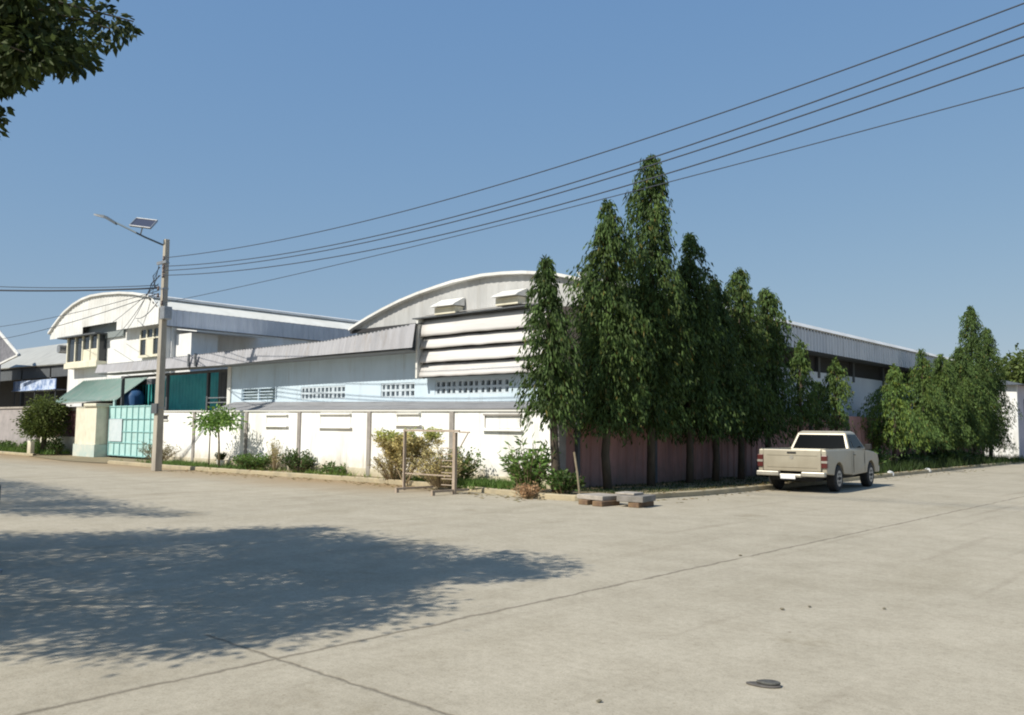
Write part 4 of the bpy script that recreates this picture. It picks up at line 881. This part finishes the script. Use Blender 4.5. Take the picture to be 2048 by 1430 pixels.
shrub('dry_weed', 'orange brown dead weeds at the kerb corner', -13.25, 15.40, .0, .36, .50, 40, .10, .035, mat('rust_leaf', (.33, .21, .12), .9, tint=1, transl=.2), 49, (.7, 1.3), .2, 'weed', lper=10, ry=.3)
shrub('dry_shrub', 'pale dry weeds filling the rusty rack', -16.6, 15.8, .08, 1.15, .95, 90, .11, .03, leaf_dry, 50, (.9, 1.6), .3, lper=16)
shrub('dry_weed', 'low pale weed left of the yellowing shrub', -19.3, 16.5, .08, 1.05, .75, 75, .10, .03, leaf_dry, 54, (.7, 1.2), .3, 'weed', lper=14)
shrub('green_bush', 'dark green weeds along the fence just past the truck', -13.0, 35.5, .08, .95, 1.1, 90, .2, .09, leaf_shrub, 51, (.3, .8), .1, lper=20, ry=3.0)
shrub('green_bush', 'dark weeds under the far tree clump', -12.9, 46.5, .08, .7, .9, 110, .24, .1, leaf_shrub, 52, (.3, .7), .1, lper=20, ry=7.5)
shrub('green_bush', 'green weeds in front of the low cream wall by the round tree', -49.2, 17.4, .03, .75, 1.5, 90, .16, .07, leaf_shrub, 53, (.6, 1.2), .2, lper=16, ry=.5)
shrub('green_bush', 'small bush close left of the cream gate pillar', -46.9, 17.6, .03, .95, .5, 45, .15, .06, leaf_shrub, 55, (.4, .9), .1)
shrub('green_bush', 'weeds in front of the greyish pink wall', -53.5, 17.5, .03, .65, 1.8, 70, .15, .06, leaf_shrub, 56, (.5, 1.0), .3, ry=.4)
# yellowing shrub with bare branches
def dead_tree(x, y, base):
    rnd = random.Random(61); T = thing('yellowing_shrub', 'tall yellowing shrub with visible branches at the kerb beside the rusty rack', 'shrub', (x, y, base)); mb = MB(); lb = MB()
    def br(p, d, L, r_, lev):
        q = p+d*L*.5+Vector((rnd.gauss(0, .04), rnd.gauss(0, .04), .02)); e = p+d*L; mb.tube([p, q, e], [r_, r_*.8, r_*.55], 5, caps=False)
        if lev >= 1:
            tn = tintv(rnd, .9, 1.7, .3)
            if e.z > 1.3+base: tn = (tn[0]*.8, tn[1]*1.0, tn[2]*.7)
            for k in range(26 if e.z > .6 else 18):
                t = rnd.uniform(.1, 1.15); leafy(lb, p.lerp(e, t)+Vector((rnd.gauss(0, .05), rnd.gauss(0, .05), rnd.gauss(0, .04))), Vector((rnd.gauss(0, 1), rnd.gauss(0, 1), rnd.gauss(.2, .7))), rnd, rnd.uniform(.07, .13), rnd.uniform(.026, .042), tn)
        if lev < 4:
            for k in range(rnd.choice((2, 3, 3))):
                nd = (d+Vector((rnd.gauss(0, .42), rnd.gauss(0, .42), rnd.gauss(.08, .2)))).normalized(); br(p.lerp(e, rnd.uniform(.6, 1)), nd, L*rnd.uniform(.62, .85), r_*.6, lev+1)
    for k in range(5):
        a = k*1.26; br(Vector((x+.05*math.cos(a), y+.05*math.sin(a), base)), Vector((math.cos(a)*.62, math.sin(a)*.35, 1)).normalized(), .50+.14*(k % 2), .026, 0)
    mb.build('branch', stem_dry, T); lb.build('foliage', leaf_dry, T)
dead_tree(-18.35, 16.1, .08)

# street trees at the left: one reaches into the picture, both throw the shade on the road
def inside(poly, x, y):
    c = False; n = len(poly)
    for i in range(n):
        (x1, y1), (x2, y2) = poly[i], poly[(i+1) % n]
        if (y1 > y) != (y2 > y) and x < (x2-x1)*(y-y1)/(y2-y1)+x1: c = not c
    return c
def edged(poly, x, y):
    b = 9
    for i in range(len(poly)):
        a, c = Vector(poly[i]), Vector(poly[(i+1) % len(poly)]); p = Vector((x, y)); t = max(0, min(1, (p-a).dot(c-a)/(c-a).length_squared)); b = min(b, (a.lerp(c, t)-p).length)
    return b
def street_tree(label, tx, ty, foot, seed, ncl, zlo, zhi, outline=None, nlf=60, cs=(.26, .26, .16), extra=0):
    rnd = random.Random(seed); T = thing('street_tree', label, 'tree', (tx, ty, 0)); mb = MB(); lb = MB()
    fork = Vector((tx+.1, ty+.1, 2.6)); mb.tube([(tx, ty, 0), (tx+.05, ty, 1.2), fork], [.22, .18, .15], 10)
    X0, X1 = min(p[0] for p in foot), max(p[0] for p in foot); Y0, Y1 = min(p[1] for p in foot), max(p[1] for p in foot)
    limbs = []
    for k in range(8):
        while True:
            x, y = rnd.uniform(X0, X1), rnd.uniform(Y0, Y1)
            if inside(foot, x, y) and edged(foot, x, y) > .5: break
        e = Vector((x-KX*4.8, y-KY*4.8, 4.8)); mid = fork.lerp(e, .5)+Vector((0, 0, .3)); mb.tube([fork, mid, e], [.10, .06, .025], 7); limbs += [mid, e]
    def clear(q):
        d = q-Vector((0, 0, EYE)); dz = d.dot(fw)
        if dz < .3: return True
        px_, py_ = 1024+F_PX*d.dot(rt)/dz, 715-F_PX*d.dot(up)/dz
        return px_ < -80 or py_ < -80 or inside(outline, px_, py_)
    seeds = []; reach = [(-6.1, 7.8), (-6.3, 8.8), (-7.5, 9.2), (-12, 9.6), (-12, 7.5), (-6.5, 6.8)]
    while outline and len(seeds) < extra:      # fill the limb tips that hang over the road
        x, y = rnd.uniform(X0, X1+1), rnd.uniform(Y0, Y1)
        if not (inside(foot, x, y) or inside(reach, x, y)): continue
        z = rnd.uniform(zlo, zlo+1.3); c = Vector((x-KX*z, y-KY*z, z)); d = c-Vector((0, 0, EYE)); dz = d.dot(fw)
        if dz < .3: continue
        if inside(outline, 1024+F_PX*d.dot(rt)/dz, 715-F_PX*d.dot(up)/dz): seeds.append(c)
    for i, c in enumerate(seeds):
        if i % 3 == 0:
            l = min(limbs, key=lambda q: (q-c).length); m_ = l.lerp(c, .5)+Vector((0, 0, .06))
            if clear(m_): mb.tube([l, m_, c], [.016, .010, .005], 4, caps=False)
    cnt = 0
    while cnt < ncl+len(seeds):
        x, y = rnd.uniform(X0, X1), rnd.uniform(Y0, Y1)
        if cnt < len(seeds): c = seeds[cnt]; cnt += 1
        else:
            if not inside(foot, x, y): continue
            ed = edged(foot, x, y); z = rnd.uniform(zlo, min(zhi, zlo+.5+ed*.8)); c = Vector((x-KX*z, y-KY*z, z)); cnt += 1
        if cnt % 10 == 0 and (not outline or clear(c)):
            l = min(limbs, key=lambda q: (q-c).length); mb.tube([l, l.lerp(c, .5)+Vector((0, 0, .08)), c], [.022, .014, .006], 4, caps=False)
        tn = tintv(rnd, .30, .85, .15)
        for k in range(nlf):
            kk = .6 if cnt <= len(seeds) else 1.0; o = Vector((rnd.gauss(0, cs[0]), rnd.gauss(0, cs[1]), rnd.gauss(0, cs[2])))*kk; p = c+o
            if outline:
                d = p-Vector((0, 0, EYE)); dz = d.dot(fw)
                if dz > .3:
                    px_, py_ = 1024+F_PX*d.dot(rt)/dz, 715-F_PX*d.dot(up)/dz
                    if px_ > -60 and inside(wisp, px_, py_) and rnd.random() < .25: pass
                    elif px_ > -70 and py_ > -70 and not inside(outline, px_+rnd.gauss(0, 4), py_+rnd.gauss(0, 4)): continue
            f = rnd.uniform(.8, 1.2); leafy(lb, p, o+Vector((0, 0, -.12)), rnd, rnd.uniform(.07, .125), rnd.uniform(.035, .06), (tn[0]*f, tn[1]*f, tn[2]*f))
    mb.build('trunk', bark, T, smooth=True); lb.build('crown', leaf_big, T); return T
foot1 = [(-5.8, 4.3), (-5.9, 5.3), (-6.9, 6.0), (-6.9, 7.2), (-6.7, 8.0), (-7.6, 7.8), (-8.2, 8.6), (-9.2, 8.5), (-10.3, 9.2), (-11.2, 8.4), (-12.3, 7.6), (-12.9, 6.3), (-13.3, 5.1), (-14.2, 4.4), (-16.5, 3.8), (-16.5, 1.8), (-12, .8), (-8.0, 1.5), (-6.9, 2.4), (-6.0, 3.2)]
crown_line = [(-400, -400), (244, -400), (244, 0), (236, 20), (272, 44), (270, 68), (232, 88), (182, 92), (190, 136), (124, 148), (90, 136), (56, 170), (10, 176), (-50, 180), (-50, 290), (-400, 290)]
wisp = [(-60, 205), (16, 212), (20, 232), (4, 246), (2, 268), (-60, 275)]
street_tree('dark broadleaf tree whose branches hang into the upper left corner', -11.4, -2.6, foot1, 71, 1250, 4.0, 6.2, crown_line, 84, cs=(.22, .22, .14), extra=260)
foot2 = [(-14.3, 7.75), (-17.5, 7.9), (-20, 8.2), (-25, 9.0), (-31, 8.6), (-31, 3.5), (-22, 4.0), (-17.6, 5.2), (-16.6, 6.1), (-15.2, 7.2)]
street_tree('second broadleaf tree further along the left street, shading the road', -23, -1.2, foot2, 72, 850, 4.4, 6.6, crown_line, 70, cs=(.22, .22, .14))

# grass and ground weeds on the verges
def grass():
    rnd = random.Random(81); mb = MB()
    def patch(x, y, s=1.0, t=(.6, 1.3), yel=.5, hh=.14, n=10):
        for k in range(n):
            p = Vector((x+rnd.gauss(0, .12), y+rnd.gauss(0, .10), .075)); h = hh*rnd.uniform(.5, 1.6)*s; a = rnd.uniform(0, 6.28); wv = Vector((math.cos(a), math.sin(a), 0))*.012*s; l = Vector((rnd.gauss(0, .35), rnd.gauss(0, .35), 1))*h
            mb.add([p-wv, p+wv, p+l], [(0, 1, 2)], tintv(rnd, *t, yel))
    for i in range(1150):
        x = rnd.uniform(-36, -14.2); y = rnd.uniform(interp(kerb, x)+.25, 17.4); k = math.sin(x*1.3)+math.sin(x*.43+2)
        if rnd.random() < .45+.3*k or x > -18: patch(x, y, 1.1 if x > -20 else 1, yel=.8 if k < 0 else .3)
    for i in range(260):
        t = rnd.choice((.9, .95, .55)); patch(rnd.uniform(-16.5, -14.3), rnd.uniform(16.0, 16.7), 1.3, (.7, 1.4), .3)
    for i in range(1300):
        y = 17.3+40*rnd.random()**1.4; x = rnd.uniform(-13.8, -11.35); patch(x, y, 1.6 if y > 28 else .8, (.18, .5), .1, hh=.20 if y > 28 else .08, n=9)
    for i in range(500): patch(rnd.uniform(-58, -46.5), rnd.uniform(17.0, 18.1), 1.5, (.6, 1.2), .5, n=9)
    o = mb.build('grass', leaf_shrub); o['kind'] = 'stuff'
grass()
def litter_leaves():
    rnd = random.Random(91); mb = MB()
    for i in range(1500):
        if i % 3: y = rnd.uniform(17, 45); x = rnd.gauss(-11.3, .55) if rnd.random() < .6 else rnd.uniform(-13.8, -11)
        else: x = rnd.uniform(-30, -12.5); y = rnd.gauss(interp(kerb, x)-.15, .45)
        z = .006 if (x > -10.9 or y < interp(kerb, x)) else .092
        if x > -11.4 and y > 17: z = .006 if x > -10.9 else .135
        if y < 17 and z > .05: z = .135 if y < interp(kerb, x)+.2 else .092
        a = rnd.uniform(0, 6.28); u = Vector((math.cos(a), math.sin(a), 0)); v_ = Vector((-u.y, u.x, 0)); c = Vector((x, y, z)); L = rnd.uniform(.04, .10); h = Vector((0, 0, rnd.uniform(.004, .02)))
        k = rnd.uniform(.4, 1.2); mb.add([c-u*L, c-v_*L*.3+h, c+u*L, c+v_*L*.3+h], [(0, 1, 2, 3)], (k, k*rnd.uniform(.75, 1), k*.8))
    o = mb.build('leaf_litter', leaf_dry); o['kind'] = 'stuff'
litter_leaves()
for o in bpy.data.objects:
    if '_base' in o: del o['_base']
